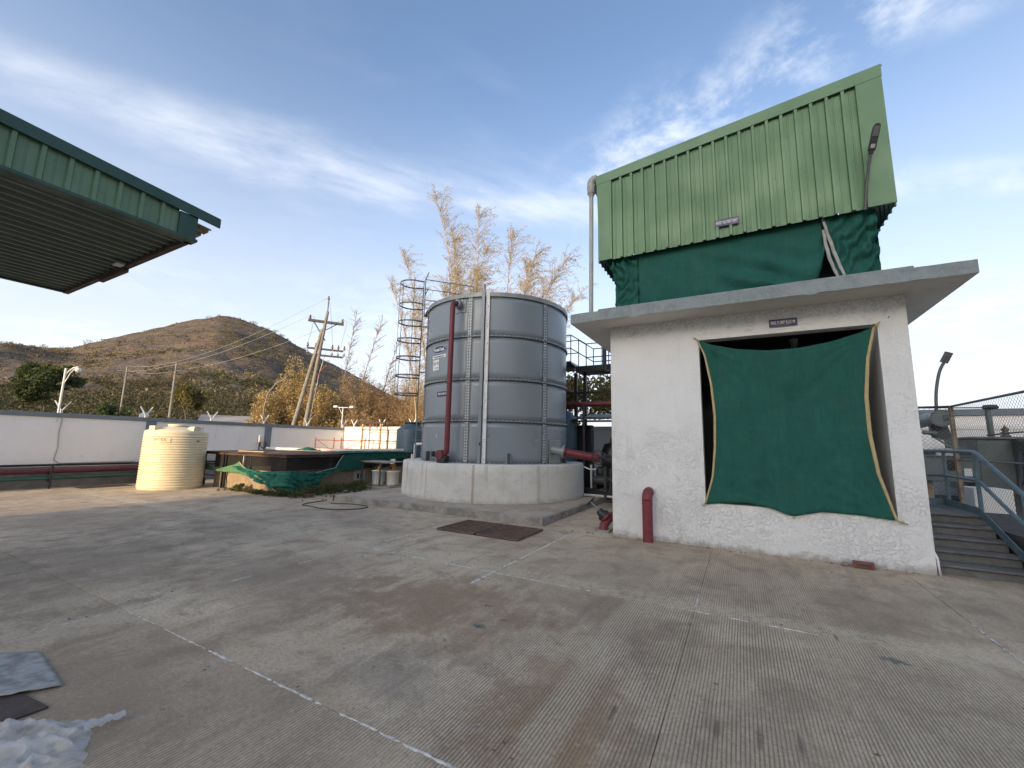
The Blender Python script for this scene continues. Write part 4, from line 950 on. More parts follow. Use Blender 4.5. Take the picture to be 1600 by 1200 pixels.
for k in range(110):
    a = 2*math.pi*k/110; p_ = Vector((TX+(TR+.026)*math.cos(a), TY+(TR+.026)*math.sin(a), 1.062)); bt.cyl(p_, p_+Vector((0,0,.022)), .013, 6)
bt.build('bolts', 'zinc', o, kind='stuff')
b = MB(); b.lathe([(TR-.05,0),(0,.28)], (TX,TY,5.42), 64); b.build('roof', 'rim_grey', tk)
def atr(deg, r, z): return Vector((TX+r*math.cos(R(deg)), TY+r*math.sin(R(deg)), z))
def radv(deg): return Vector((math.cos(R(deg)), math.sin(R(deg)), 0))
def tanv(deg): return Vector((-math.sin(R(deg)), math.cos(R(deg)), 0))
Zu = Vector((0,0,1))
# level gauge: white board with ticks beside a grey channel
o = MB().obox(atr(-66.0, TR+.055, 3.28), tanv(-66)*.045, radv(-66)*.006, Zu*2.22).build('gauge_board', 'gauge_white', tk)
bt = MB()
for k in range(88):
    z = 1.1+k*.049; w = .030 if k % 10 == 0 else .014; bt.obox(atr(-66.0, TR+.0625, z)-tanv(-66)*(.043-w), tanv(-66)*w, radv(-66)*.001, Zu*.004)
bt.build('ticks', 'ink_black', o, kind='stuff')
for k in range(0, 10, 1): text('numeral', str(k), .05, atr(-66.0, TR+.062, 1.12+k*.49)+tanv(-66)*.012+Zu*.03, tanv(-66), (0,0,1), 'ink_black', o, bold=.001)
MB().obox(atr(-69.2, TR+.045, 3.30), tanv(-69)*.042, radv(-69)*.03, Zu*2.25).build('gauge_channel', 'tank_grey', tk, bevel=.006)
MB().cyl(atr(-68.5, TR+.05, 5.5), atr(-68.5, TR+.05, 5.66), .018, 8).build('pulley_post', 'black_paint', tk)
MB().cyl(atr(-68.7, TR+.08, 1.50), atr(-68.7, TR+.10, 1.56), .022, 8).build('pointer', 'red_paint', tk)
# lifting lugs at the foot
for a in (-112.5, -49.5, 2.):
    o = MB().obox(atr(a, TR+.012, 1.20), tanv(a)*.075, radv(a)*.006, Zu*.14).build('anchor_plate', 'tank_grey', tk)
    MB().obox(atr(a, TR+.07, 1.19), tanv(a)*.022, radv(a)*.055, Zu*.125).build('anchor_leg', 'seam_dark', o); bt = MB()
    for j in range(5):
        for s_ in (-.055, .055): p_ = atr(a, TR+.018, 1.10+j*.05)+tanv(a)*s_; bt.cyl(p_, p_+radv(a)*.014, .011, 6)
    bt.build('bolts', 'zinc', o, kind='stuff')
# transfers: oval maker's badge, web address strip, certificate label, name plate
def onshell(a0, z0, dr=.004):
    def f(p): 
        a = R(a0)+p.x/TR; r_ = TR+dr+p.z+.0075; return Vector((TX+r_*math.cos(a), TY+r_*math.sin(a), z0+p.y))
    return f
def patch(name, a0, z0, w, h, mat, dr, parent, oval=False, n=24):
    f = onshell(a0, z0, dr); b = MB()
    if oval:
        pts = [f(Vector((w/2*math.cos(2*math.pi*k/n), h/2*math.sin(2*math.pi*k/n), 0))) for k in range(n)]; b.add([f(Vector((0,0,0)))]+pts, [(0, k+1, (k+1) % n+1) for k in range(n)])
    else: b.grid([[f(Vector((lerp(-w/2, w/2, i/8), y, 0))) for i in range(9)] for y in (-h/2, h/2)])
    return b.build(name, mat, parent)
bd = thing('maker_badge', atr(-107, TR, 4.03), 'navy oval maker badge on the upper left of the grey tank', 'badge')
patch('border', -107, 4.05, .66, .25, 'sign_blue', .000, bd, True); patch('white_line', -107, 4.05, .63, .225, 'sign_white', .001, bd, True); patch('field', -107, 4.05, .60, .20, 'sign_blue', .002, bd, True)
text('lettering', 'ProtekTank', .125, (0,0,0), (1,0,0), (0,1,0), 'sign_white', bd, bold=.005, sx=.78, bend=onshell(-107, 4.045, .003))
ws = thing('web_label', atr(-107, TR, 3.86), 'narrow white web address label below the oval badge', 'label')
patch('strip', -107, 3.855, .62, .085, 'sign_white', .001, ws); text('lettering', 'www.protektanks.com', .062, (0,0,0), (1,0,0), (0,1,0), 'ink_black', ws, bold=.001, sx=.8, bend=onshell(-107, 3.855, .002))
cl = thing('certificate_label', atr(-109, TR, 3.62), 'square white label with green letters on the grey tank', 'label')
patch('sheet', -110, 3.63, .30, .29, 'sign_white', .001, cl); text('lettering', 'CIC', .10, (0,0,0), (1,0,0), (0,1,0), 'ink_black', cl, bold=.002, sx=.8, bend=onshell(-111.6, 3.67, .002)); text('lettering', 'KP', .10, (0,0,0), (1,0,0), (0,1,0), 'ink_green', cl, bold=.002, sx=.8, bend=onshell(-107.7, 3.67, .002)); patch('caption', -109, 3.55, .18, .03, 'tape_grey', .002, cl)
np_ = thing('name_plate', atr(-101, TR, 2.8), 'small navy name plate half hidden behind the red pipe', 'sign')
patch('plate', -100, 2.82, .48, .13, 'sign_blue', .001, np_); text('lettering', 'FIRE WATER TANK', .075, (0,0,0), (1,0,0), (0,1,0), 'sign_white', np_, bold=.002, sx=.62, bend=onshell(-100, 2.82, .002))
o = text('stencil_mark', '2', .13, (0,0,0), (1,0,0), (0,1,0), 'sign_white', None, bold=.003, sx=.7, bend=onshell(-105.3, 1.72, .0)); tag(o, 'white stencilled figure low on the left of the grey tank', 'marking')
tag(patch('yellow_label', -133, 2.35, .10, .2, 'pump_yellow', .001, None), 'small yellow label at the left edge of the tank', 'label')
# ---- red fill pipe
fp = thing('fill_pipe', (-6.42, 8.35, 1.2), 'dark red fill pipe climbing the front of the grey tank', 'pipe')
A, Bx = Vector((-6.42,8.36,0)), None
tin = atr(-87.2, TR, 5.17); ex = Vector((-6.39,8.36,0))
dirn = (Vector((tin.x,tin.y,0))-ex).normalized()
pth = [ex+Zu*z for z in (1.36, 2.4, 3.5, 4.6, 5.05)]+[ex+Zu*5.05+dirn*.12*(1-math.cos(t_))+Zu*.12*math.sin(t_) for t_ in (.4,.8,1.2,1.57)]
run(pth, .068, 18).build('riser','red_paint',fp)
e = pth[-1]; fl = MB(); fl.tube([e, e+dirn*.10], .072, 18); fl.build('neck','red_paint',fp)
MB().tube([e+dirn*.02, e+dirn*.055], .12, 20).build('flange','rim_grey',fp); MB().tube([e+dirn*.06, e+dirn*.09], .12, 20).build('flange','rim_grey',fp)
MB().obox(atr(-87.2, TR+.008, 5.13), tanv(-87.2)*.19, radv(-87.2)*.005, Zu*.17).build('patch_plate','tank_grey',fp)
bt = MB()
for i in range(5):
    for j in range(5):
        if i in (0,4) or j in (0,4): p_ = atr(-87.2, TR+.014, 5.13+(j-2)*.075)+tanv(-87.2)*(i-2)*.085; bt.cyl(p_, p_+radv(-87.2)*.014, .012, 6)
bt.build('bolts','zinc',fp,kind='stuff')
b0 = ex+Zu*1.36
run([b0]+[b0-Zu*.11*math.sin(t_)-Vector((.11*(1-math.cos(t_)),0,0)) for t_ in (.4,.8,1.2,1.57)]+[b0+Vector((-.16,0,-.11))], .070, 18).build('elbow','red_paint',fp)
vc = b0+Vector((-.17,-.0,-.11))
MB().tube([vc+Vector((.0,-.09,0)), vc+Vector((0,.09,0))], .115, 20).build('valve_body','red_paint',fp); MB().tube([vc+Vector((-.07,0,0)), vc+Vector((-.22,0,.01))], .045, 12).build('spindle','black_paint',fp); MB().tube([vc+Vector((-.21,0,.01)), vc+Vector((-.25,0,.01))], .07, 12).build('cap','black_paint',fp)
MB().box(vc.x-.05,vc.x+.17,vc.y-.09,vc.y+.1,1.052,1.14).build('support','black_paint',fp); MB().box(vc.x+.03,vc.x+.2,vc.y-.07,vc.y+.08,1.142,1.22).build('clamp','black_paint',fp)
# ---- outlet with red pipe on the right
ou = thing('outlet_pipe', atr(0, TR, 1.4), 'red outlet pipe with a flange slanting from the right side of the tank', 'pipe')
oc = Vector((-4.38,10.30,1.42)); od = (Vector((-3.2,10.62,1.22))-oc).normalized()
MB().obox(atr(-10, TR+.008, 1.38), tanv(-10)*.26, radv(-10)*.006, Zu*.30).build('patch_plate','rim_grey',ou); bt = MB()
for i in range(7):
    for j in range(8):
        if i in (0,6) or j in (0,7): p_ = atr(-10, TR+.014, 1.38+(j-3.5)*.08)+tanv(-10)*(i-3)*.08; bt.cyl(p_, p_+radv(-10)*.016, .013, 6)
bt.build('bolts','zinc',ou,kind='stuff')
MB().tube([oc-od*.1, oc+od*.28], .105, 20).build('nozzle','tank_grey',ou); MB().tube([oc+od*.26, oc+od*.30], .17, 22).build('flange','rim_grey',ou); MB().tube([oc+od*.305, oc+od*.345], .17, 22).build('flange','red_paint',ou)
MB().tube([oc+od*.34, oc+od*1.25], .105, 20).build('pipe','red_paint',ou)
vl = thing('gate_valve', (-3.2, 10.6, .15), 'black gate valve with handwheel between tank and pump house', 'valve')
vp_ = oc+od*1.32
MB().tube([vp_-od*.02, vp_+od*.03], .17, 20).build('flange','black_paint',vl); MB().tube([vp_, vp_+od*.5], .14, 18).build('body','black_paint',vl); MB().tube([vp_+od*.5, vp_+od*.55], .17, 20).build('flange','black_paint',vl)
hw = vp_+Vector((-.02,-.32,.05)); fr = Vector((0,-1,0))
b = MB(); b.tube([hw+Vector((.17*math.cos(t_),0,.17*math.sin(t_))) for t_ in [2*math.pi*k/24 for k in range(24)]], .014, 8, closed=True)
for k in range(4): b.bar(hw, hw+Vector((.165*math.cos(k*1.571+.4),0,.165*math.sin(k*1.571+.4))), .018)
b.build('handwheel','black_paint',vl); MB().tube([hw, vp_+od*.2], .025, 8).build('stem','black_paint',vl)
MB().tube([vp_+od*.55, vp_+od*.9], .105, 16).build('pipe','red_paint',vl)
for dx_ in (.05, .42): MB().box(vp_.x+dx_-.03,vp_.x+dx_+.03,vp_.y-.03,vp_.y+.03,.152,1.02).build('stand','black_paint',vl)
MB().box(vp_.x,vp_.x+.5,vp_.y-.1,vp_.y+.1,.152,.20).build('foot','black_paint',vl)
MB().tube([(-3.55,10.35,1.02),(-3.35,10.3,.95),(-3.2,10.3,.97)], .018, 8).build('lever','zinc',vl)
for k in range(16):
    p_ = Vector((random.uniform(-3.3,-2.3), random.uniform(10.4,11.2), random.uniform(.35,1.2))); MB().tube([p_, p_+Vector((random.uniform(.05,.2),random.uniform(-.1,.1),random.uniform(-.1,.1)))], random.uniform(.03,.07), 12).build('fitting','black_paint' if k % 4 else 'steel_dark',vl)
# ---- caged ladder on the left of the tank
la = thing('caged_ladder', (-8.4, 9.6, 1.05), 'grey caged ladder with hoops rising on the left side of the tank', 'ladder')
s1, s2 = Vector((-8.28,9.36,0)), Vector((-8.62,9.72,0)); ld = (s2-s1).normalized(); ln = Vector((-ld.y,ld.x,0)); ln = ln if ln.dot(Vector((TX,TY,0))-s1) < 0 else -ln
for s_ in (s1, s2): MB().bar(s_+Zu*1.06, s_+Zu*6.45, .055, .02, upv=ln).build('stile','ladder_grey',la)
for k in range(17): MB().cyl(s1+Zu*(1.3+k*.29), s2+Zu*(1.3+k*.29), .012, 8).build('rung','ladder_grey',la)
mid = (s1+s2)/2
def hoop(z, w, d): return [mid-ld*w*.5+Zu*z]+[mid+ln*(.28)+(-ld*math.cos(t_)*w*.62+ln*math.sin(t_)*d)+Zu*z for t_ in [math.pi*k/14 for k in range(15)]]+[mid+ld*w*.5+Zu*z]
for z in (2.95, 3.5, 4.05, 4.6, 5.15, 5.7, 6.4): 
    hp = hoop(z, .56, .42); b = MB(); b.grid([[p_-Zu*.022 for p_ in hp],[p_+Zu*.022 for p_ in hp]], thick=.005); b.build('hoop','ladder_grey',la)
for k in (1, 5, 8, 11, 15):
    q = hoop(0, .56, .42)[k]; MB().bar(q+Zu*2.93, q+Zu*6.42, .045, .012, upv=ln).build('cage_bar','ladder_grey',la)
for z in (1.9, 3.6, 5.0): MB().bar(s1+Zu*z, s1+Zu*z+(Vector((TX,TY,0))-s1).normalized()*.25, .04).build('stand_off','ladder_grey',la)
pf = thing('tank_platform', (-7.6, 9.8, 5.4), 'small railed platform at the top of the caged ladder', 'platform')
pa, pb = Vector((-8.22,9.42,0)), Vector((-7.2,10.6,0)); pd = (pb-pa).normalized(); pn = Vector((pd.y,-pd.x,0))
MB().obox((pa+pb)/2+Zu*5.42, pd*(pb-pa).length/2, pn*.3, Zu*.02).build('deck','black_paint',pf)
for z in (5.7, 5.95, 6.3, 6.62): 
    run([pa+Zu*z-pn*.3, pb+Zu*z-pn*.3], .014, 8).build('rail','ladder_grey',pf)
for t_ in (0, .5, 1): q = pa+(pb-pa)*t_-pn*.3; run([q+Zu*5.42, q+Zu*6.65], .016, 8).build('post','ladder_grey',pf)
q = pa-pn*.3; run([q+Zu*6.62, pa+pn*.3+Zu*6.62], .014, 8).build('rail','ladder_grey',pf); run([q+Zu*6.1, pa+pn*.3+Zu*6.1], .014, 8).build('rail','ladder_grey',pf)
wp = thing('light_post', (-8.9, 11.8, .1), 'white post with a flat lamp between ladder and tank', 'lamp')
run([(-8.95,11.7,.1),(-8.95,11.7,3.95)], .05, 10).build('post','white_paint',wp); MB().box(-9.05,-8.75,11.6,11.8,3.955,4.02).build('lamp_head','white_paint',wp)
wf = thing('white_pipe', (-9.0, 10.2, .1), 'bent white pipe standing behind the left edge of the tank base', 'pipe')
run([(-9.35,10.55,.1),(-9.35,10.55,1.42)]+arc((-9.28,10.55,1.42),(-1,0,0),(0,0,1),.07,.3,1.57,5)+[(-8.7,10.9,1.49)], .04, 10).build('pipe','white_paint',wf)
run([(-9.42,10.5,.1),(-9.42,10.5,1.15)], .03, 8).build('branch','white_paint',wf)
# ---- gear between tank and pump house
wk = thing('walkway', (-4, 13.6, 4), 'black steel walkway with railings behind the tank on the right', 'walkway')
MB().box(-9,-5.05,13.3,14.1,4.20,4.42).build('deck','black_paint',wk); MB().box(-4.82,-1.5,13.3,14.1,4.02,4.22).build('deck','black_paint',wk)
MB().obox((-4.94,13.7,4.32),(.13,0,-.11),(0,.4,0),(0,0,.02)).build('ramp','zinc',wk)
for y in (13.3, 14.1):
    for dz in (.45, .92): run([(-8,y,4.42+dz),(-5.0,y,4.42+dz),(-4.45,y,4.05+dz),(-1.6,y,4.05+dz)], .018, 8).build('rail','black_paint',wk)
    for x in (-5.9,-5.0,-4.45,-3.9,-3.2): run([(x,y,4.2),(x,y,5.34 if x < -4.8 else 4.97)], .018, 8).build('post','black_paint',wk)
for x in (-5.75,-4.95,-4.62,-3.4): MB().box(x-.05,x+.05,13.62,13.74,.1,4.02).build('column','black_paint',wk)
MB().box(-5.75,-3.4,13.64,13.72,3.3,3.38).build('brace','black_paint',wk)
run([(-3.70,12.9,5.6),(-3.70,12.9,4.0)]+arc((-3.60,12.9,4.0),(-1,0,0),(0,0,-1),.10,.2,1.57,5)+[(-2.2,12.9,3.9)], .06, 12).build('vent_pipe','black_paint',wk)
hp_ = thing('header_pipe', (-4, 12.5, 2.8), 'horizontal dark red pipe bridging from the tank to the pump house', 'pipe')
run([(-5.6,12.5,2.83),(-2.1,12.5,2.83)], .075, 14).build('pipe','red_paint',hp_); 
for x in (-4.2,-2.6): run([(x,12.5,2.83),(x+.03,12.5,2.83)], .095, 14).build('coupling','red_paint',hp_)
run([(-4.07,11.9,.15),(-4.07,11.9,2.75)], .035, 8).build('prop','black_paint',hp_)
bk = thing('filter_vessel', (-5.2, 13.0, .1), 'tall dark blue filter vessel behind the tank on the right', 'vessel')
MB().lathe([(0,0),(.62,0),(.65,.1),(.65,2.05),(.6,2.3),(.4,2.48),(0,2.55)],(-5.25,12.75,.15),28).build('shell','plastic_blue',bk); MB().lathe([(0,0),(.18,0),(.18,.1),(0,.1)],(-5.25,12.75,2.7),14).build('cap','plastic_black',bk)
MB().ring((-5.25,12.75,.15), .652, .67, 1.2, 1.3, 28).build('band','black_paint',bk)
pr_ = thing('control_panel', (-4.7, 13.2, .1), 'black control cabinet behind the red outlet pipe', 'cabinet')
MB().box(-4.66,-4.2,13.0,13.3,.15,2.2).build('cabinet','plastic_black',pr_,bevel=.01); MB().box(-4.62,-4.24,12.985,13.0,.3,2.1).build('door','plastic_black',pr_)
sk2 = thing('pump_skid', (-3.4, 12, .1), 'black pump skid with small fittings under a lean-to roof', 'pump')
MB().box(-4.0,-2.3,11.6,12.4,.147,.35).build('base','black_paint',sk2)
for k in range(3):
    x = -3.8+k*.55; MB().tube([(x,12.0,.55),(x+.4,12.0,.55)], .14, 14).build('motor','steel_dark',sk2); MB().lathe([(0,0),(.12,0),(.12,.5),(.05,.6),(0,.6)],(x+.1,12.3,.35),14).build('housing','black_paint',sk2)
    MB().tube([(x,11.75,.3),(x,11.75,1.0)], .03, 8).build('pipe','pvc_white' if k == 0 else 'steel_dark',sk2)
pb_ = thing('pressure_vessel', (-3.6, 13.4, .15), 'black pressure vessel in the shade under the lean-to roof', 'vessel')
MB().lathe([(0,0),(.3,.0),(.34,.1),(.34,1.15),(.25,1.4),(0,1.48)],(-3.62,13.35,.2),22).build('shell','plastic_black',pb_); MB().lathe([(0,0),(.07,0),(.07,.15),(0,.16)],(-3.62,13.35,1.66),12).build('cap','steel_dark',pb_)
lt = thing('lean_to', (-3, 13.8, 2.3), 'corrugated lean-to roof between tank and pump house', 'roof')
b = MB(); rows = [[], []]; x = -4.9
while x < -2.0: 
    for dx, dz in ((0,0),(.05,.03),(.1,0)): rows[0].append((x+dx,12.5,2.35+dz)); rows[1].append((x+dx,14.6,2.65+dz))
    x += .14
b.grid(rows, thick=.004); b.build('sheet','steel_dark',lt)
for x in (-4.3,-2.6): MB().box(x-.03,x+.03,12.52,12.58,.15,2.34).build('post','black_paint',lt)
MB().box(-4.9,-2.1,12.50,12.56,2.27,2.33).build('beam','black_paint',lt)
tag(run([(-4.2,11.4,.20),(-2.1,11.25,.20)], .03, 8).build('drain_pipe','pvc_white'), 'white pipe lying on the apron near the pump house', 'pipe')
# bent riser on the pump house front, valve at its corner
rp = thing('riser_pipe', (-1.42, 7.36, 0), 'short dark red pipe rising from the ground and bending into the white wall', 'pipe')
run([(-1.42,7.37,-.02),(-1.42,7.37,.66)], .083, 20).build('pipe','red_faded',rp); run([(-1.42,7.37,.60),(-1.42,7.37,.615)], .090, 20).build('weld','red_faded',rp)
run([(-1.42,7.37,.655)]+arc((-1.42,7.50,.655),(0,-1,0),(0,0,1),.13,0,1.57,9)+[(-1.42,7.58,.785)], .084, 20).build('elbow','red_faded',rp)
cv = thing('corner_valve', (-2.3, 7.8, 0), 'red elbow with a black handwheel valve at the pump house corner', 'valve')
run([(-2.30,7.78,-.02),(-2.29,7.80,.10),(-2.24,7.9,.19),(-2.18,8.05,.25)], .078, 16).build('elbow','red_faded',cv)
v0 = Vector((-2.25,7.86,.22)); vd = Vector((-.30,-.02,.27)).normalized()
MB().tube([v0, v0+vd*.05], .115, 18).build('flange','red_paint',cv); MB().tube([v0+vd*.055, v0+vd*.10], .115, 18).build('flange','black_paint',cv); MB().tube([v0+vd*.1, v0+vd*.2], [.09,.06], 16).build('body','black_paint',cv)
for s_ in (-.035, .035): MB().tube([v0+vd*.18+Vector((0,s_,0)), v0+vd*.38+Vector((0,s_*.7,0))], .012, 8).build('yoke','steel_dark',cv)
MB().tube([v0+vd*.15, v0+vd*.42], .014, 8).build('stem','zinc',cv)
wc = v0+vd*.41; wu = vd.cross(Vector((0,1,0))).normalized(); wv = vd.cross(wu)
b = MB(); b.tube([wc+(wu*math.cos(t_)+wv*math.sin(t_))*.10 for t_ in [2*math.pi*k/22 for k in range(22)]], .012, 8, closed=True)
for k in range(4): b.bar(wc, wc+(wu*math.cos(k*1.571)+wv*math.sin(k*1.571))*.1, .014)
b.build('handwheel','black_paint',cv)
MB().box(-2.42,-2.16,7.66,7.92,-.012,.035).build('collar','block_concrete',cv)
# ---- drain grating
gr = thing('drain_grating', (-4.05, 6.67, 0), 'brown steel drain grating in two panels before the concrete apron', 'grating')
tag(MB().box(-4.86,-3.22,6.16,7.16,.003,.008).build('shade_sheet','plastic_black',gr))  # black sheet on the slab stands for the shade under the bars
for x0_, x1_ in ((-4.86,-4.06),(-4.02,-3.22)):
    for q in ((x0_,x1_,6.16,6.20),(x0_,x1_,7.12,7.16),(x0_,x0_+.04,6.202,7.118),(x1_-.04,x1_,6.202,7.118)): MB().box(*q,.009,.037).build('frame_bar','grate_steel',gr)
    for k in range(7):
        y = 6.285+k*.121; MB().box(x0_+.041,x1_-.041,y,y+.034,.010,.036).build('grate_bar','grate_steel',gr)
# ================================================================ LEFT SIDE
# ---- cream corrugated water tank
ct = thing('cream_tank', (-15.5, 6.5, 0), 'cream ribbed plastic water tank standing in sunlight by the left wall', 'tank')
CXc, CYc, CR = -15.5, 6.5, .79
prof = [(0,0),(CR-.01,0),(CR,.02)]; nr = 21
for k in range(nr):
    z0 = .05+k*(1.56/nr); h = 1.56/nr
    prof += [(CR-.012,z0),(CR+.010,z0+h*.14),(CR+.017,z0+h*.45),(CR+.010,z0+h*.78),(CR-.012,z0+h*.88)]
prof += [(CR+.005,1.63),(CR+.005,1.70),(CR-.03,1.74),(CR*.6,1.82),(CR*.35,1.86),(.22,1.87),(.22,1.90),(0,1.90)]
MB().lathe(prof, (CXc,CYc,.0), 72).build('body','plastic_cream',ct)
for a in (-75, 15, 105, 195):
    ar = R(a); rad = Vector((math.cos(ar),math.sin(ar),0)); tn = Vector((-math.sin(ar),math.cos(ar),0)); c_ = Vector((CXc,CYc,0))
    MB().extr([c_+rad*(CR-.03)+Zu*1.69-tn*.12, c_+rad*(CR-.02)+Zu*1.87-tn*.10, c_+rad*(CR-.18)+Zu*1.87-tn*.10, c_+rad*(CR-.30)+Zu*1.78-tn*.12], tn*.22).build('lifting_lug','plastic_cream',ct)
MB().lathe([(.24,0),(.26,.02),(.26,.05),(.2,.06),(0,.065)],(CXc,CYc,1.88),28).build('lid','plastic_cream',ct)
def oncream(a0, z0):
    def f(p): a = R(a0)+p.x/CR; r_ = CR+.019+p.z; return Vector((CXc+r_*math.cos(a), CYc+r_*math.sin(a), z0+p.y))
    return f
f = oncream(-52, 1.46); b = MB(); b.grid([[f(Vector((lerp(-.27,.27,i/8), y, .001))) for i in range(9)] for y in (-.075,.075)]); b.build('brand_panel','plastic_cream',ct)
text('lettering', 'SINTEX', .115, (0,0,0), (1,0,0), (0,1,0), 'ink_brown', ct, bold=.003, sx=.9, bend=oncream(-52,1.46))
f = oncream(18, 1.43); b = MB(); b.grid([[f(Vector((lerp(-.04,.04,i/4), y, .0))) for i in range(5)] for y in (-.02,.02)]); b.build('plug','steel_dark',ct)
# ---- sump: low walled pit with mesh cage, sheet roof and draped net
X0, X1, Y0, Y1 = -15.05, -11.35, 7.48, 12.6
sp = thing('sump_enclosure', (-13.2, 7.5, 0), 'low walled pit with a wire mesh cage and rusty sheet roof', 'enclosure')
def rough_wall(p, q, h, nrm, seed):
    p, q = Vector(p), Vector(q); nrm = Vector(nrm); rows = []
    for j in range(9): rows.append([p+(q-p)*(i/36)+Zu*(h*j/8-.05*(j == 0))+nrm*(fbm(i*.5+seed, j*.6)*.018+fbm(i*1.9, j*1.7, seed)*.008) for i in range(37)])
    return rows
b = MB(); b.grid(rough_wall((X0,Y0,0),(X1,Y0,0),.62,(0,-1,0),1)); b.build('front_wall','pit_wall',sp)
b = MB(); b.grid(rough_wall((X1,Y0,0),(X1,Y1,0),.62,(1,0,0),5)); b.build('side_wall','pit_wall',sp); b = MB(); b.grid(rough_wall((X0,Y1,0),(X0,Y0,0),.62,(-1,0,0),9)); b.build('side_wall','pit_wall',sp)
MB().box(X0+.02,X1-.02,Y0+.02,Y1,.0,.60).build('core','block_concrete',sp)
for x, y in ((-15.60,7.42),(-14.42,7.40),(-14.30,7.41),(X1+.06,8.9),(X1+.06,10.6),(X1+.06,12.3),(-13.0,7.44)):
    MB().box(x-.028,x+.028,y-.028,y+.028,.0 if x < -13.5 else .60,1.09).build('post','black_paint',sp)
MB().bar((-15.60,7.42,.35),(-15.05,7.46,.35),.03).build('brace','black_paint',sp); MB().bar((-15.60,7.42,.7),(-15.05,7.46,.7),.03).build('brace','black_paint',sp)
MB().box(-15.75,X1+.12,7.38,7.46,1.03,1.10).build('front_beam','rust',sp); MB().box(X1+.05,X1+.12,7.462,12.5,1.03,1.10).build('side_beam','rust',sp)
for k in range(7):
    xa, xb = lerp(-15.8,X1+.2,k/7), lerp(-15.8,X1+.2,(k+1)/7)-.006
    b = MB(); b.grid([[(lerp(xa,xb,i/8), y, 1.115+.012*math.sin(i*1.57*2)+.01*fbm(i*.3+k*2, y*.6)+(y-7.3)*.006) for i in range(9)] for y in (7.28,9.,10.8,12.6)], thick=.004); b.build('roof_sheet','rust',sp)
def mesh_wires(p, q, z0, z1, step, r_):
    b = MB(); p, q = Vector(p), Vector(q); L = (q-p).length; d = (q-p)/L; H = z1-z0; k = -H
    while k < L:
        for sg in (1, -1):
            a0, a1 = max(0, k), min(L, k+H)
            if a1-a0 > .02:
                za, zb_ = (z0+(a0-k), z0+(a1-k)) if sg > 0 else (z1-(a0-k), z1-(a1-k))
                b.tube([p+d*a0+Zu*za, p+d*a1+Zu*zb_], r_, 3, cap=False)
        k += step
    return b
mesh_wires((-15.6,7.43,0),(X1+.08,7.43,0),.62,1.03,.07,.005).build('wire_mesh','steel_dark',sp,kind='stuff'); mesh_wires((X1+.08,7.43,0),(X1+.08,12.4,0),.62,1.03,.07,.005).build('wire_mesh','steel_dark',sp,kind='stuff')
MB().box(X0-.5,X1-.05,9.2,9.22,.6,1.10).build('shade_backing','plastic_black',sp); MB().box(X1-.9,X1-.88,7.6,12.4,.6,1.10).build('shade_backing','plastic_black',sp); MB().box(X0-.5,X0-.48,7.7,9.19,.6,1.10).build('shade_backing','plastic_black',sp)  # black sheets added so the cage looks shaded behind the mesh
MB().box(-13.38,-13.34,7.40,7.44,.66,1.05).build('hanger','zinc',sp)
wb = thing('notice_plate', (-11.3, 10.0, .4), 'square grey plate with faint marks on the pit side wall', 'plate')
MB().box(X1+.025,X1+.045,9.85,10.32,.24,.56).build('plate','tape_grey',wb); MB().box(X1+.046,X1+.049,9.98,10.06,.30,.47).build('mark','ink_black',wb); MB().box(X1+.046,X1+.049,10.12,10.22,.32,.46).build('mark','ink_black',wb)
tag(run([(-15.2,9.2,1.20),(-12.2,9.6,1.21),(-11.4,12.2,1.22)], .055, 12).build('plastic_pipe','pvc_white'), 'long white plastic pipe lying on the pit roof', 'pipe')
tag(MB().obox((-13.3,7.62,1.155),(.62,.03,0),(0,.07,0),(0,0,.016)).build('timber_plank','wood_board'), 'short yellow timber plank lying on the front of the pit roof', 'plank')
b = MB(); b.grid([[(-12.9+.95*u+.04*fbm(u*5,v_*5), 8.7+.35*v_+.03*fbm(v_*4,u*4), 1.20+.09*math.sin(math.pi*v_)*math.sin(math.pi*u)+.05*abs(fbm(u*7,v_*5,2))) for u in [i/24 for i in range(25)]] for v_ in [j/10 for j in range(11)]]); tag(b.build('net_bundle','net_worn'), 'crumpled green net bundle lying on the pit roof', 'net')
nt_ = thing('torn_net', (-12.5, 7.4, .3), 'torn green shade net sagging round the corner of the pit', 'net')
# the net hangs on the front plane, then turns the corner onto the side plane; s = distance along that path
def onpath(s, off=0.):
    if s < X1+.12: return Vector((s, 7.36-off, 0)), None
    return Vector((X1+.14+off, 7.36+(s-(X1+.12)), 0)), None
def hang(top, bot, s0, s1, nu, nv, fold, name, mat, off=0.):
    rows = []
    for j in range(nv+1):
        v_ = j/nv; row = []
        for i in range(nu+1):
            s = lerp(s0, s1, i/nu); z = lerp(interp(bot, s), interp(top, s), v_); P, _ = onpath(s, off+fold*(1.6*abs(math.sin(s*8+v_*3.5+fbm(s*2, v_*2)*3.5))+.9*abs(fbm(s*6+v_*3, v_*2, 4)))*(1-.55*v_)+.02*fbm(s*3, v_*4, 3)+.10*(1-v_)*fold*6); row.append((P.x, P.y, max(.02, z)))
        rows.append(row)
    b = MB(); b.grid(rows, thick=-.002); return b.build(name, mat, nt_)
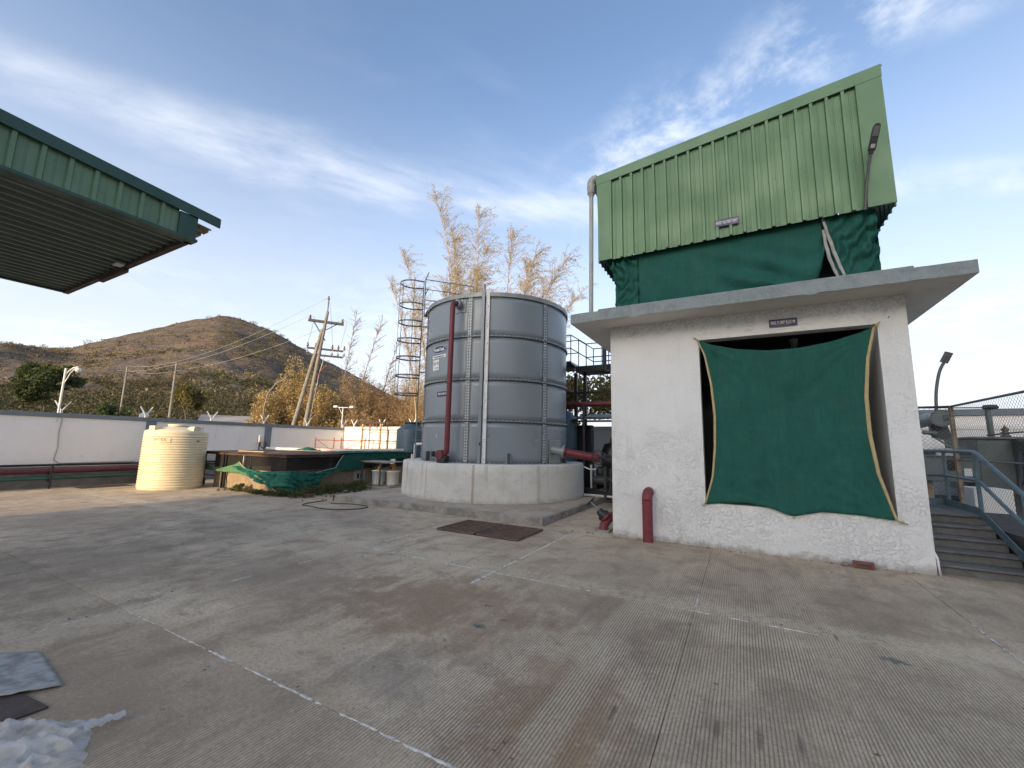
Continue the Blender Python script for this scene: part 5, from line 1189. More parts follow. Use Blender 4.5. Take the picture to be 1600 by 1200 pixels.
# front strip: sunlight put into a paler copy of the net colour
hang([(-15.73,.97),(-15.14,.66),(-14.66,.57),(-14.2,.66),(-13.69,.76),(-13.46,.84),(-13.3,.72),(-13.15,.64),(-12.64,.55),(-12.3,.50)], [(-15.73,.60),(-15.31,.53),(-14.62,.51),(-13.47,.50),(-12.94,.44),(-12.61,.40),(-12.3,.42)], -15.73, -12.3, 60, 8, .02, 'net_strip', 'net_sunlit')
hang([(-13.4,.72),(-12.8,.66),(-12.3,.60),(-11.2,.66),(-10.6,.60),(-10.2,.61),(-9.55,.70)], [(-13.4,.70),(-12.8,.55),(-12.2,.35),(-11.7,.26),(-11.2,.10),(-10.9,.05),(-10.5,.04),(-10.25,.22),(-10.12,.45),(-9.55,.62)], -13.4, -9.55, 110, 24, .10, 'net_drape', 'net_worn', .01)
S = X1+.12
hang([(S+1.6,.68),(S+1.75,.90),(S+1.9,1.09),(S+2.5,1.16),(S+3.8,1.17),(S+4.9,1.17)], [(S+1.6,.62),(S+1.9,.60),(S+2.2,.58),(S+2.7,.64),(S+3.1,.85),(S+4.9,.95)], S+1.6, S+4.9, 60, 14, .018, 'net_flap', 'shade_net', .01)
b = MB(); b.grid([[(-11.9+.75*v_, y, 1.15+.03*fbm(y*3, v_*3)+.03*(v_ < .5)) for y in [9.3+.12*i for i in range(28)]] for v_ in [j/6 for j in range(7)]][::-1]); b.build('net_fold','shade_net',nt_)
for pts in ([(-13.45,7.33,.84),(-13.1,7.28,.70),(-12.6,7.25,.55),(-12.1,7.22,.42),(-11.7,7.2,.30),(-11.35,7.2,.14),(-11.1,7.25,.08)], [(X1+.2,8.86,.66),(X1+.2,9.0,.72),(X1+.2,9.1,.9),(X1+.2,9.24,1.08)], [(X1+.2,8.3,.58),(X1+.2,8.7,.66),(X1+.2,9.0,.70)]):
    run(pts, .012, 6).build('edge_cord','strap' if pts[0][0] < -12 else 'tape_grey',nt_)
# ---- dosing table with two drums
tb = thing('dosing_table', (-10.5, 10.3, .15), 'small sheet metal table over two white drums beside the pit', 'table')
MB().box(-11.15,-9.85,9.95,10.7,.875,.895).build('top','galv_sheet',tb)
MB().box(-11.15,-9.85,9.95,9.97,.84,.873).build('apron_strip','steel_dark',tb)
for x, y in ((-11.1,10.0),(-10.25,9.97),(-9.9,10.65),(-11.1,10.65)): MB().box(x-.02,x+.02,y-.02,y+.02,.10,.873).build('leg','steel_dark',tb)
bb_ = thing('concrete_block', (-10.6, 10.2, 0), 'low concrete block plinth under the dosing drums', 'plinth')
MB().box(-11.25,-10.6,9.9,10.75,-.02,.13).build('block','block_concrete',bb_,bevel=.01); MB().box(-10.595,-9.75,9.93,10.75,-.02,.12).build('block','block_concrete',bb_,bevel=.01)
for k, (x, y, lb) in enumerate(((-10.62,10.28,'left hand white dosing drum under the small table'),(-10.12,10.42,'right hand milky drum part filled with yellowish liquid under the table'))):
    dr = thing('dosing_drum', (x, y, .13), lb, 'drum', 'white drums under the table')
    MB().lathe([(0,0),(.185,0),(.195,.02),(.205,.42),(.225,.425),(.225,.455),(.0,.46)],(x,y,.135),26).build('body','plastic_white' if k == 0 else 'pvc_white',dr); MB().lathe([(.228,0),(.232,.01),(.228,.025)],(x,y,.56),26).build('rim','plastic_white',dr)
    MB().tube([(x+.02,y+.03,.60),(x+.02,y+.03,.84)], .035, 10).build('dip_tube','steel_dark',dr)
    pm = thing('dosing_pump', (x, y, .6), 'small yellow dosing pump on the '+('left' if k == 0 else 'right')+' drum', 'pump', 'yellow dosing pumps')
    MB().box(x-.08,x+.08,y-.1,y+.04,.60,.72 if k == 0 else .82).build('casing','pump_yellow',pm,bevel=.02); MB().cyl((x-.08,y-.05,.67),(x-.15,y-.05,.67),.035,12).build('head','steel_dark',pm); MB().cyl((x,y-.1,.68),(x,y-.125,.68),.04,12).build('dial','ink_black',pm)
bt_ = thing('blue_tank', (-11.75, 13.05, .1), 'slate blue plastic tank with a black lid behind the pit', 'tank')
MB().lathe([(0,0),(.60,0),(.62,.05),(.62,1.90),(.60,1.97),(.50,2.05),(.34,2.10),(.33,2.20)],(-11.75,13.05,.08),40).build('body','plastic_blue',bt_); MB().lathe([(.33,0),(.36,.0),(.36,.05),(.30,.07),(0,.07)],(-11.75,13.05,2.27),28).build('lid','plastic_black',bt_)
for a in range(0, 360, 60): 
    q = Vector((-11.75+.31*math.cos(R(a)),13.05+.31*math.sin(R(a)),2.33)); MB().cyl(q,q+Zu*.05,.018,8).build('bolt','plastic_black',bt_)
def onblue(a0, z0):
    def f(p): a = R(a0)+p.x/.62; r_ = .625+p.z; return Vector((-11.75+r_*math.cos(a),13.05+r_*math.sin(a),z0+p.y))
    return f
text('lettering', 'AQUATECH', .09, (0,0,0), (1,0,0), (0,1,0), 'tape_grey', bt_, sx=.9, bend=onblue(-28,1.62)); text('lettering', '8', .13, (0,0,0), (1,0,0), (0,1,0), 'tape_grey', bt_, bold=.004, bend=onblue(-25,1.45))
# ---- yellow pipe frame in front of the sunlit wall
yf = thing('pipe_gantry', (-15.4, 14.3, 0), 'weathered yellow pipe posts with brown cross bars before the sunlit wall', 'frame')
for x in (-16.05,-14.85): run([(x,14.3,0),(x,14.3,2.36)], .05, 10).build('post','wood_board',yf)
run([(-14.33,14.3,0),(-14.33,14.3,2.05)], .028, 8).build('post','rust',yf)
run([(-16.2,14.3,2.40),(-14.55,14.3,2.40)], .05, 10).build('beam','rust',yf)
for z, x1_ in ((2.07,-12.6),(1.56,-12.6)): run([(-16.05,14.26,z),(x1_,14.26,z)], .022, 8).build('cross_bar','rust',yf)
for x in (-15.5,-15.1): run([(x,14.3,2.15),(x,14.3,2.52)], .02, 8).build('stub','red_scaffold',yf)
for j, (xa, ya, xb, yb, lb) in enumerate(((-17.35,12.75,-16.2,12.85,'red scaffold frame against the left wall behind the pit'),(-15.9,13.0,-14.55,13.15,'red scaffold frame nearer the yellow pipe posts'))):
    sc = thing('scaffold', ((xa+xb)/2, ya, 0), lb, 'scaffold', 'red scaffold frames')
    pa_, pb_ = Vector((xa,ya,0)), Vector((xb,yb,0))
    for q in (pa_, pb_): run([q, q+Zu*1.66], .024, 8).build('upright','red_scaffold',sc)
    for z in (.5, 1.18, 1.55): run([pa_+Zu*z, pb_+Zu*z], .018, 8).build('ledger','red_scaffold',sc)
    run([pa_+Zu*1.55+(pb_-pa_)*(.1 if j == 0 else .9), pb_*(.85 if j == 0 else .1)+pa_*(.15 if j == 0 else .9)+Zu*1.12], .016, 8).build('brace','red_scaffold',sc)
sl_ = thing('scaffold_ladder', (-14.4, 13.6, 0), 'thin grey ladder frame leaning by the scaffold', 'ladder')
for x in (-14.62,-14.2): run([(x,13.6,0),(x,13.7,1.62)], .013, 6).build('stile','ladder_grey',sl_)
for z in (.6,.9,1.2,1.45): run([(-14.62,13.65,z),(-14.2,13.65,z)], .010, 6).build('rung','ladder_grey',sl_)
run([(-16.2,12.9,1.53),(-15.9,12.95,1.53)], .018, 8).build('tie_bar','red_scaffold',sc)
# ---- weeds along the pit foot
wv_ = []
wr_ = np.random.default_rng(4); blobs = []
for _ in range(420):
    t_ = wr_.random()
    if t_ < .35: x, y = wr_.uniform(-13.6,-11.0), 7.3-abs(wr_.normal())*.10
    else: x, y = -11.15+abs(wr_.normal())*.35, wr_.uniform(7.2,10.0)
    if x > -9.45 and y > 7.5: continue
    h = wr_.uniform(.03,.14)*(2.0 if x > -11.4 else .9); blobs.append((x,y,h*.5,h*.6,h*.6,h*.6,1))
wvv = leaf_cloud(blobs, 17000, .022, 31)
quads_obj('weeds', wvv, 'weed', kind='stuff', label='low weeds and dry grass along the foot of the pit', cat='weeds')
rb = []
for _ in range(45): rb.append((wr_.uniform(-12.5,-9.6), wr_.uniform(7.0,8.6), .02, .02, .02, .015, 1))
quads_obj('litter', leaf_cloud(rb, 260, .03, 33), 'dry_leaf', kind='stuff', label='dry leaf litter among the weeds by the pit', cat='litter')
pl_ = thing('green_plant', (-15.25, 7.2, 0), 'small round green plant between the cream tank and the pit', 'plant'); quads_obj('foliage', leaf_cloud([(-15.2,7.15,.17,.15,.15,.16,1)], 700, .035, 34), 'leaf_green', pl_); run([(-15.2,7.15,0),(-15.2,7.15,.15)], .01, 5).build('stem','bark',pl_)
pl_ = thing('weed_plant', (-13.2, 7.2, 0), 'spindly dark weed growing against the pit front', 'plant'); quads_obj('foliage', leaf_cloud([(-13.15,7.2,.12,.2,.1,.08,1),(-12.95,7.2,.18,.1,.08,.06,.6)], 260, .035, 35), 'leaf_green', pl_); run([(-13.2,7.25,0),(-13.15,7.2,.12),(-12.95,7.2,.18)], .006, 5).build('stem','bark',pl_)
tag(MB().box(-10.6,-10.35,7.55,7.68,0,.07).build('broken_brick','brick_red'), 'broken brick lying in the weeds by the apron corner', 'brick')
for q, lb in (((-10.35,8.7,.06),'scrap of white paper in the weeds below the grey plate'),((-10.9,8.2,.05),'smaller white scrap in the weeds near the hanging net')):
    b = MB(); b.grid([[(q[0]+.05*(i-1)+.01*fbm(i*2,j), q[1]+.045*(j-1), q[2]+.02*fbm(i*3+q[0],j*3)+.02) for i in range(4)] for j in range(4)]); tag(b.build('paper_scrap','white_paint'), lb, 'litter')
hs = [(-9.55,7.5,.012),(-9.43,7.21,.012),(-9.40,6.9,.012),(-9.28,6.62,.012),(-9.12,6.55,.012),(-8.85,6.56,.012),(-8.5,6.5,.012),(-8.1,6.54,.012),(-7.85,6.75,.012),(-7.72,6.98,.012),(-7.78,7.25,.012),(-8.05,7.36,.014),(-8.5,7.34,.012),(-8.95,7.15,.012)]
def smooth_path(pts, n=6):
    pts = [Vector(p) for p in pts]; out = []
    for i in range(len(pts)-1):
        p0, p1, p2, p3 = pts[max(i-1,0)], pts[i], pts[i+1], pts[min(i+2,len(pts)-1)]
        for k in range(n):
            t_ = k/n; out.append(.5*((2*p1)+(p2-p0)*t_+(2*p0-5*p1+4*p2-p3)*t_*t_+(3*p1-p0-3*p2+p3)*t_**3))
    return out+[pts[-1]]
tag(run(smooth_path(hs), .012, 7).build('hose','hose'), 'dark rubber hose looped on the concrete near the apron corner', 'hose')
bk_ = thing('brick', (1.37,7.44,0), 'single red brick on edge against the white wall foot', 'brick'); MB().obox((1.37,7.44,.037),(.115,-.012,0),(.008,.05,0),(0,.004,.036)).build('body','brick_red',bk_,bevel=.004)
b = MB(); b.obox((1.37-.004,7.386,.04),(.075,-.008,0),(.0005,.003,0),(0,.0005,.016)); b.build('frog','rust',bk_)
b = MB(); r_ = random.Random(2); b.lathe([(0,0),(.035,.0),(.045,.02),(.03,.045),(0,.05)],(1.17,7.44,.0),7); tag(b.build('stone','pebble'), 'small grey stone by the white wall left of the brick', 'stone')
# ---- foreground scraps, lower left
gs = MB(); A_, B_, C_, D_ = Vector((-3.89,.925,0)), Vector((-3.765,1.155,0)), Vector((-4.465,1.218,0)), Vector((-4.75,.98,0))
gs.grid([[ (A_*(1-u)+D_*u)*(1-v_)+(B_*(1-u)+C_*u)*v_+Zu*(.012+.008*fbm(u*6, v_*4, 2)+.014*(1-v_)) for u in [i/20 for i in range(21)]] for v_ in [j/14 for j in range(15)]], thick=.003); tag(gs.build('metal_sheet','galv_sheet'), 'crinkled grey metal sheet lying on the concrete at lower left', 'sheet')
MB()
b = MB(); b.extr([(-3.97,.66,.003),(-3.555,.865,.003),(-3.545,1.042,.003),(-4.0,.99,.003),(-4.3,.8,.003)], (0,0,.010)); tag(b.build('plywood_offcut','plywood_dark'), 'dark brown plywood offcut partly under the metal sheet', 'board')
bg_ = thing('plastic_bag', (-3.3, .95, 0), 'crumpled clear plastic bag lying at the lower left', 'bag')
rows = []
ctr = [(-3.62,.60),(-3.05,.72)]
for j in range(45):
    v_ = j/44; row = []
    for i in range(61):
        u = i/60
        L_ = Vector((-3.78,.66,0))*(1-v_)+Vector((-3.15,.42,0))*v_; Rr = Vector((-3.20,1.13,0))*(1-v_)+Vector((-2.80,.98,0))*v_
        p_ = L_*(1-u)+Rr*u; e = min(u*1.2, 1-u, v_, 1-v_); prof_ = (math.sin(math.pi*min(1,max(0,u)))*math.sin(math.pi*v_))**.7
        wob_ = Vector((fbm(u*4, v_*4, 1)*.05, fbm(u*4, v_*4, 9)*.05, 0))*(1.0)
        rg1 = max(0, 1-3.2*abs(fbm(u*1.6+v_*.8, v_*2.6-u*.8, 3, 3)))**1.6; rg2 = max(0, 1-3.5*abs(fbm(u*3.5, v_*3.5+u*2, 8, 3)))**2
        p_ = p_+wob_*.45+Vector((0,0,.004+prof_*(.02+.085*rg1+.035*rg2)))
        row.append(p_)
    rows.append(row)
b = MB(); b.grid(rows); b.build('film_sheet','bag_film',bg_)
b = MB(); rows = []
for j in range(13):
    t_ = j/12; c_ = Vector((-3.10,1.06,.02)).lerp(Vector((-3.055,1.215,.02)), t_); w = .035*(1-.55*t_)+.012; rows.append([c_+Vector((k*w, -.3*k*w, .02*abs(math.sin(k*3+t_*8))+.004)) for k in (-1,-.6,-.2,.2,.6,1)])
b.grid(rows); b.build('bag_handle','bag_film',bg_)
# ================================================================ RIGHT SIDE: transformer yard
MB().box(3.12, 30, 8.0, 14.6, -.04, .50).build('terrace', 'gravel_dark', kind='structure')
MB().box(3.10, 3.30, 7.2, 8.0, -.04, .30).build('terrace_kerb', 'kerb_concrete', kind='structure')
fe = thing('wire_fence', (3.5, 10.8, .5), 'chain link fence with pipe rail round the transformer', 'fence')
FX, FYc = 3.52, 10.85
o = MB().bar((FX,FYc,.45),(FX,FYc,2.43),.085,.05,upv=(1,0,0)).build('post','rust_pale',fe)
run([(2.2,FYc,2.40),(FX,FYc,2.42),(FX+.01,9.4,2.425),(FX+.02,6.8,2.43)], .020, 8).build('top_rail','steel_dark',fe); run([(FX,FYc,1.42),(FX+.02,6.8,1.42)], .014, 8).build('mid_rail','steel_dark',fe)
mesh_wires((2.2,FYc,0),(FX,FYc,0),.55,2.40,.075,.0022).build('chain_link','ladder_grey',fe,kind='stuff'); mesh_wires((FX,FYc,0),(FX,6.9,0),.55,2.41,.075,.0022).build('chain_link','ladder_grey',fe,kind='stuff')
MB().bar((FX+.02,6.85,.0),(FX+.02,6.85,2.43),.06).build('post','rust_pale',fe)
tr = thing('transformer', (5, 13, .5), 'grey oil transformer with conservator drum behind the wire fence', 'transformer')
MB().box(4.35,8.2,12.4,14.0,.75,1.86).build('main_tank','trafo_grey',tr,bevel=.015); MB().box(4.28,8.3,12.33,14.1,1.862,1.90).build('cover','trafo_grey',tr)
MB().box(4.45,8.1,12.5,13.9,.5,.748).build('base','trafo_dark',tr)
for k in range(3): MB().box(4.85+.16*k,4.90+.16*k,11.95,12.38,.95,1.80).build('radiator_fin','trafo_dark',tr)
MB().box(4.80,5.32,12.0,12.30,1.802,1.84).build('radiator_header','trafo_dark',tr)
MB().box(5.5,8.0,12.36,12.395,1.0,1.75).build('side_panel','trafo_grey',tr)
MB().box(3.45,4.30,12.25,13.2,.95,1.52).build('cable_box','trafo_grey',tr,bevel=.012); o = MB().box(3.42,4.32,12.22,13.22,1.522,1.56).build('box_lid','trafo_dark',tr)
MB().lathe([(0,0),(.17,0),(.17,.02),(0,.02)],(0,0,0),20).v
b = MB(); b.tube([(3.86,12.247,1.30),(3.86,12.235,1.30)], .12, 22); b.build('gland_hole','plastic_black',tr)
for z in (1.06, 1.45): MB().box(3.5,4.25,12.235,12.249,z,z+.03).build('rib','trafo_dark',tr)
MB().box(4.05,4.17,12.23,12.248,1.08,1.24).build('data_plate','sign_white',tr)
for x in (3.5, 4.15): MB().box(x,x+.1,12.4,12.5,.5,.948).build('leg','rust_pale' if x < 4 else 'trafo_dark',tr)
# conservator drum, axis along Y, lettered end plate
cc = Vector((3.80,12.2,2.285))
MB().tube([cc, cc+Vector((0,.04,0))], .185, 30).build('end_flange','trafo_grey',tr); o = MB().tube([cc+Vector((0,.05,0)), cc+Vector((-.02,1.1,0))], .145, 30).build('conservator','trafo_grey',tr)
MB().tube([cc+Vector((-.02,1.1,0)), cc+Vector((-.02,1.14,0))], .16, 26).build('end_flange','trafo_dark',tr)
text('lettering','LTB',.11,cc+Vector((.06,-.004,0)),(0,0,-1),(1,0,0),'trafo_dark',tr,bold=.006,sx=.7)
bt = MB()
for k in range(18): q = cc+Vector((.165*math.cos(k*.349),-.001,.165*math.sin(k*.349))); bt.cyl(q,q+Vector((0,-.015,0)),.012,6)
bt.build('bolts','trafo_dark',tr,kind='stuff')
MB().extr([cc+Vector((-.14,.2,-.14)),cc+Vector((.14,.2,-.14)),cc+Vector((.20,.2,-.42)),cc+Vector((-.10,.2,-.42))],(0,.12,0)).build('saddle','trafo_dark',tr)
for dx in (-.2,.05,.2): MB().bar(cc+Vector((dx*.4,.25,-.4)), (4.2+dx*.3,12.5,1.54), .04,.03).build('strut','trafo_grey',tr)
run([cc+Vector((-.08,.1,-.32)),cc+Vector((-.3,.1,-.30))], .045, 12).build('valve','trafo_grey',tr); run([cc+Vector((.02,.3,.12)),cc+Vector((.02,.3,.22))], .03, 10).build('filler_cap','trafo_dark',tr)
run([(3.2,12.3,2.52),(4.55,12.3,2.50)], .012, 6).build('vent_line','trafo_dark',tr); run([(4.62,12.5,1.9),(4.62,12.5,2.50)], .05, 12).build('pressure_pipe','trafo_grey',tr); MB().lathe([(0,-.05),(.1,-.04),(.13,.0),(.1,.05),(0,.06)],(4.66,12.5,2.52),18).build('pressure_head','trafo_dark',tr)
for x in (5.1, 5.9, 6.7): MB().lathe([(0,0),(.06,0),(.09,.05),(.05,.07),(.08,.12),(.045,.14),(.07,.19),(.03,.22),(0,.3)],(x,13.2,1.9),12).build('bushing','ceramic',tr)
run([(4.5,12.36,1.93),(5.0,12.35,2.0),(6.2,12.36,1.96),(7.5,12.36,1.98)], .015, 6).build('cable_tray','trafo_dark',tr)
tag(MB().box(3.3,3.52,11.0,11.06,1.5,1.64).build('meter_box','pvc_white'), 'small white box on the fence beside the transformer', 'box')
wb2 = thing('white_building', (9, 24, 0), 'long pale building with a grey band far beyond the transformer', 'building')
MB().box(2.2,30,24,34,-.2,3.1).build('wall','boundary_white',wb2); MB().box(2.1,30.1,23.9,34.1,3.102,3.35).build('roof_band','wall_grey',wb2)
for k in range(5): MB().box(5.0+4*k,6.6+4*k,23.95,23.998,1.0,2.3).build('window','glass_lens',wb2)
sl2 = thing('street_lamp', (6.1, 20.5, 0), 'thin curved street lamp rising behind the transformer', 'lamp')
run(smooth_path([(6.24,20.47,0),(6.26,20.46,2.6),(6.30,20.45,3.6),(6.44,20.41,4.40),(6.60,20.36,4.80)]), .05, 8).build('pole','steel_dark',sl2); MB().obox((6.66,20.33,4.95),(.08,-.03,.18),(.08,.02,-.03),(-.02,.05,.02)).build('lamp_head','steel_dark',sl2)
tag(MB().box(3.7,4.2,10.9,11.5,.5,.92).build('equipment_plinth','boundary_white'), 'white painted plinth behind the rusty fence post', 'plinth')
b = thing('cable_loop', (4.3, 11.3, .5), 'black cable looping down by the transformer plinth', 'cable'); run(smooth_path([(4.75,11.9,1.6),(4.6,11.6,1.2),(4.5,11.4,.8),(4.7,11.2,.53),(5.1,11.1,.53)]), .03, 8).build('cable','cable',b)
# ================================================================ POWER POLES AND WIRES
def pole(name, base, h, label, lean=(0,0), arm=None):
    t = thing(name, base, label, 'pole'); p = Vector(base); q = p+Vector((lean[0],lean[1],h)); MB().tube([p-Zu*.2, q], [.135,.095], 10).build('shaft','pole_concrete',t); return t, p, q
t, p0, q0 = pole('power_pole', (-23.085,15.846,0), 9.6, 'twin leg power pole with cross arms left of the bamboo', (.553,.777))
st0 = Vector((-23.55,15.15,0)); MB().tube([st0-Zu*.2, Vector((-22.66,16.45,8.4))], [.13,.10], 10).build('stay_leg','pole_concrete',t)
al = Vector((.58,.82,0)).normalized(); fr_ = Vector((.82,-.58,0))
def arm(z, l0, l1, w=.15): MB().bar(q0+al*l0+Zu*(z-9.6), q0+al*l1+Zu*(z-9.6), w, w).build('cross_arm','steel_dark',t)
arm(8.9,-1.05,1.0); MB().bar(q0+Zu*(-1.9), q0-al*.75-Zu*.72, .06).build('brace','steel_dark',t); MB().bar(q0+Zu*(-1.2), q0+al*.6-Zu*.75, .05).build('brace','steel_dark',t)
arm(7.15,-1.0,1.1,.11); arm(6.75,-1.0,1.1,.11); MB().cyl(q0, q0+Zu*.75, .035, 8).build('pin','steel_dark',t)
def insul(p, h=.28): MB().lathe([(0,0),(.03,0),(.03,.05),(.09,.08),(.04,.12),(.08,.16),(.035,.2),(.05,h),(0,h+.02)],p,10).build('insulator','ceramic',t)
for l_ in (-.95,.92): insul(q0+al*l_-Zu*.65)
insul(q0+Zu*.72)
for l_ in (-.95,-.5,.45,.8,1.15):
    c_ = q0+al*l_; insul(c_-Zu*2.4); insul(c_-Zu*2.82, .22); MB().bar(c_-Zu*2.8+fr_*.2, c_-Zu*2.2-fr_*.1, .03).build('switch_blade','zinc',t)
MB().tube([q0.lerp(p0,.28)+al*.35, q0.lerp(p0,.42)+al*.22, p0+al*.2], .022, 6).build('down_lead','pvc_grey',t)
MB().tube([q0.lerp(p0,.36)+al*.55, q0.lerp(p0,.40)+al*.25, q0.lerp(p0,.47)+al*.12], .025, 6).build('cable_head','red_scaffold',t)
def sag(a, b_, s, n=14): a, b_ = Vector(a), Vector(b_); return [a.lerp(b_, k/n)-Zu*s*4*(k/n)*(1-k/n) for k in range(n+1)]
for l_ in (-.95, 0, .92):
    z_ = -.38 if l_ else .95; MB().tube([q0+al*l_+Zu*z_, q0+al*(l_+.25)-Zu*.6+fr_*.3, q0+al*(l_ if l_ else .45)-Zu*2.2], .010, 4).build('jumper','cable',t)
t1, p1, q1 = pole('line_pole', (-53.5,21.5,1.0), 8.6, 'nearer slim concrete line pole in front of the hill')
t2_, p2, q2 = pole('line_pole', (-69,22.5,3.5), 6.9, 'farther slim concrete line pole above the green tree line')
for tt, qq in ((t1,q1),(t2_,q2)):
    MB().bar(qq+Vector((.3,.95,-.7)), qq-Vector((.3,.95,.7)), .10).build('cross_arm','steel_dark',tt)
    MB().bar(qq+Vector((.2,.5,-.72)), qq-Zu*1.3, .05).build('brace','steel_dark',tt); MB().bar(qq-Vector((.2,.5,.72)), qq-Zu*1.3, .05).build('brace','steel_dark',tt)
for i_, l_ in enumerate((-.95, 0, .92)):
    a_ = q0+al*l_+Zu*(-.4 if l_ else .95); b1 = q1+Vector((.3,.95,0))*(l_)+Zu*(-.6 if l_ else .1); b2 = q2+Vector((.3,.95,0))*l_+Zu*(-.6 if l_ else .1)
    lb = ('lower','top','upper')[i_]
    tag(MB().tube(sag(a_, b1, .5), .013, 4).build('power_line','zinc'), ('left hand','topmost','right hand')[i_]+' wire from the twin leg pole towards the hill', 'wire', 'overhead wires')
    tag(MB().tube(sag(b1, b2, .3), .016, 4).build('power_line','zinc'), ('left hand','topmost','right hand')[i_]+' wire between the two slim line poles', 'wire', 'overhead wires')
# ================================================================ TREES
def limb(b, p, d, l, r_, depth, rnd, tips, up=.25, spread=.7):
    p, d = Vector(p), Vector(d).normalized(); n = 4; pts = [p]; rr = [r_]
    for k in range(n):
        d = (d+Vector((rnd.gauss(0,.12),rnd.gauss(0,.12),rnd.gauss(0,.08)+up*.15))).normalized(); pts.append(pts[-1]+d*l/n); rr.append(r_*(1-.55*(k+1)/n))
    b.tube(pts, rr, 5 if depth else 6, cap=False)
    if depth == 0: tips.append(pts[-1]); tips.append(pts[-2]); return
    for k in range(rnd.choice((2,3,3))):
        a = rnd.uniform(0,6.28); o_ = d.orthogonal().normalized(); o2 = d.cross(o_); nd = (d*rnd.uniform(.5,1)+(o_*math.cos(a)+o2*math.sin(a))*spread).normalized()
        limb(b, pts[rnd.choice((2,3,4,4))], nd, l*rnd.uniform(.6,.8), r_*.5, depth-1, rnd, tips, up, spread)
def tree(name, base, h, rad, label, leafmat, nleaf, size, seed, cat='tree', barkm='bark', depth=3, stems=1, grp=None, low=.25, blob=.42):
    rnd = random.Random(seed); t = thing(name, base, label, cat, grp); b = MB(); tips = []
    for s_ in range(stems):
        a = rnd.uniform(0,6.28); d = Vector((math.cos(a)*.25*(stems > 1)+rnd.gauss(0,.05), math.sin(a)*.25*(stems > 1)+rnd.gauss(0,.05), 1)); limb(b, Vector(base)+Vector((math.cos(a),math.sin(a),0))*.3*(stems > 1), d, h*(.40 if depth > 2 else .5), .022*h/math.sqrt(stems), depth, rnd, tips, .3, .75)
    c = Vector(base)+Zu*h*.62; tips2 = []
    for q in tips:
        v_ = q-c; s_ = math.sqrt((v_.x/rad)**2+(v_.y/rad)**2+(v_.z/(h*.42))**2)
        tips2.append(c+v_*(min(1, .95/s_) if s_ > 0 else 1))
    for _ in range(int(14*stems)):
        a, e = rnd.uniform(0,6.28), rnd.uniform(-.8,1.); q = rnd.uniform(.35,.95); tips2.append(c+Vector((math.cos(a)*rad*math.sqrt(1-e*e*.9)*q, math.sin(a)*rad*math.sqrt(1-e*e*.9)*q, e*h*.38*q)))
    b.build('trunk', barkm, t)
    bl = [(q.x,q.y,max(q.z,base[2]+h*low),rad*blob*rnd.uniform(.5,1),rad*blob*rnd.uniform(.5,1),rad*blob*rnd.uniform(.4,.8),1) for q in tips2]
    quads_obj('crown', leaf_cloud(bl, nleaf, size, seed+1), leafmat, t); return t
tree('round_tree', (-58,13.0,1.5), 7.6, 2.3, 'round dark green tree beyond the wall at far left', 'leaf_green', 9000, .20, 40)
tree('round_tree', (-64,27.5,2.0), 7.4, 2.6, 'paler green bushy tree at the hill foot behind the line poles', 'leaf_olive', 6000, .20, 44)
tree('low_bush', (-48,11.6,.0), 3.9, 1.1, 'small green bush showing over the wall near the camera post', 'leaf_green', 2200, .14, 48, cat='bush', depth=2)
tree('low_bush', (-46,14.6,.0), 4.0, 1.7, 'wide green bush showing over the wall left of the cream tank', 'leaf_green', 2800, .14, 49, cat='bush', depth=2)
tree('low_bush', (-44,17.3,.0), 4.1, .9, 'narrow yellow green bush behind the cream tank bracket', 'leaf_olive', 1800, .13, 51, cat='bush', depth=2)
def feather_bush(name, base, h, rad, label, mat, ncane, nleaf, seed, size=.07, barkm='bark_pale'):
    """dense upright clump of thin canes with leaves along them"""
    rnd = random.Random(seed); r2 = np.random.default_rng(seed); t = thing(name, base, label, 'bush', 'dry bushes behind the wall'); b = MB(); cs = []
    for k in range(ncane):
        a = rnd.uniform(0,6.28); rr = rad*math.sqrt(rnd.random()); hh = h*(1-.45*(rr/rad)**2)*rnd.uniform(.65,1.0)
        p = Vector(base)+Vector((math.cos(a),math.sin(a),0))*rr*.45; q = Vector(base)+Vector((math.cos(a),math.sin(a),0))*rr+Zu*hh
        m_ = p.lerp(q,.55)+Zu*hh*.08; pts = [p, p.lerp(m_,.55), m_, m_.lerp(q,.55)+Vector((rnd.gauss(0,.15),rnd.gauss(0,.15),.1)), q]
        b.tube(pts, [.022,.018,.014,.009,.004], 4, cap=False)
        for s_ in range(9):
            u = .28+.72*s_/8; i_ = min(3,int(u*4)); c_ = pts[i_].lerp(pts[i_+1], u*4-i_); w = .10+.28*(1-abs(u-.6)); cs.append((c_.x,c_.y,c_.z,w,w,w*.9,w))
            if s_ % 2: 
                e = c_+Vector((rnd.gauss(0,.35),rnd.gauss(0,.35),rnd.uniform(.0,.35))); b.tube([c_, e], [.007,.003], 3, cap=False)
    b.build('canes', barkm, t); quads_obj('foliage', leaf_cloud(cs, nleaf, size, seed+3), mat, t); return t
feather_bush('feather_bush', (-25.6,15.3,0), 4.9, 1.1, 'short golden bush at the left end behind the wall', 'leaf_gold', 60, 9000, 60)
feather_bush('feather_bush', (-25.6,17.0,0), 7.4, 1.4, 'tall pointed golden bush left of the twin leg pole', 'leaf_gold', 90, 13000, 62)
tree('dark_tree', (-29,20.4,0), 8.0, 1.4, 'dark green tree behind the twin leg pole', 'leaf_green', 5200, .13, 64)
feather_bush('feather_bush', (-26.0,19.2,0), 6.4, 1.5, 'olive gold bush right behind the twin leg pole', 'leaf_olive', 80, 11000, 66)
feather_bush('dry_bush', (-23.4,20.4,0), 6.7, 2.5, 'big brown dry bush left of the bare twigs', 'leaf_brown', 260, 36000, 68, .05)
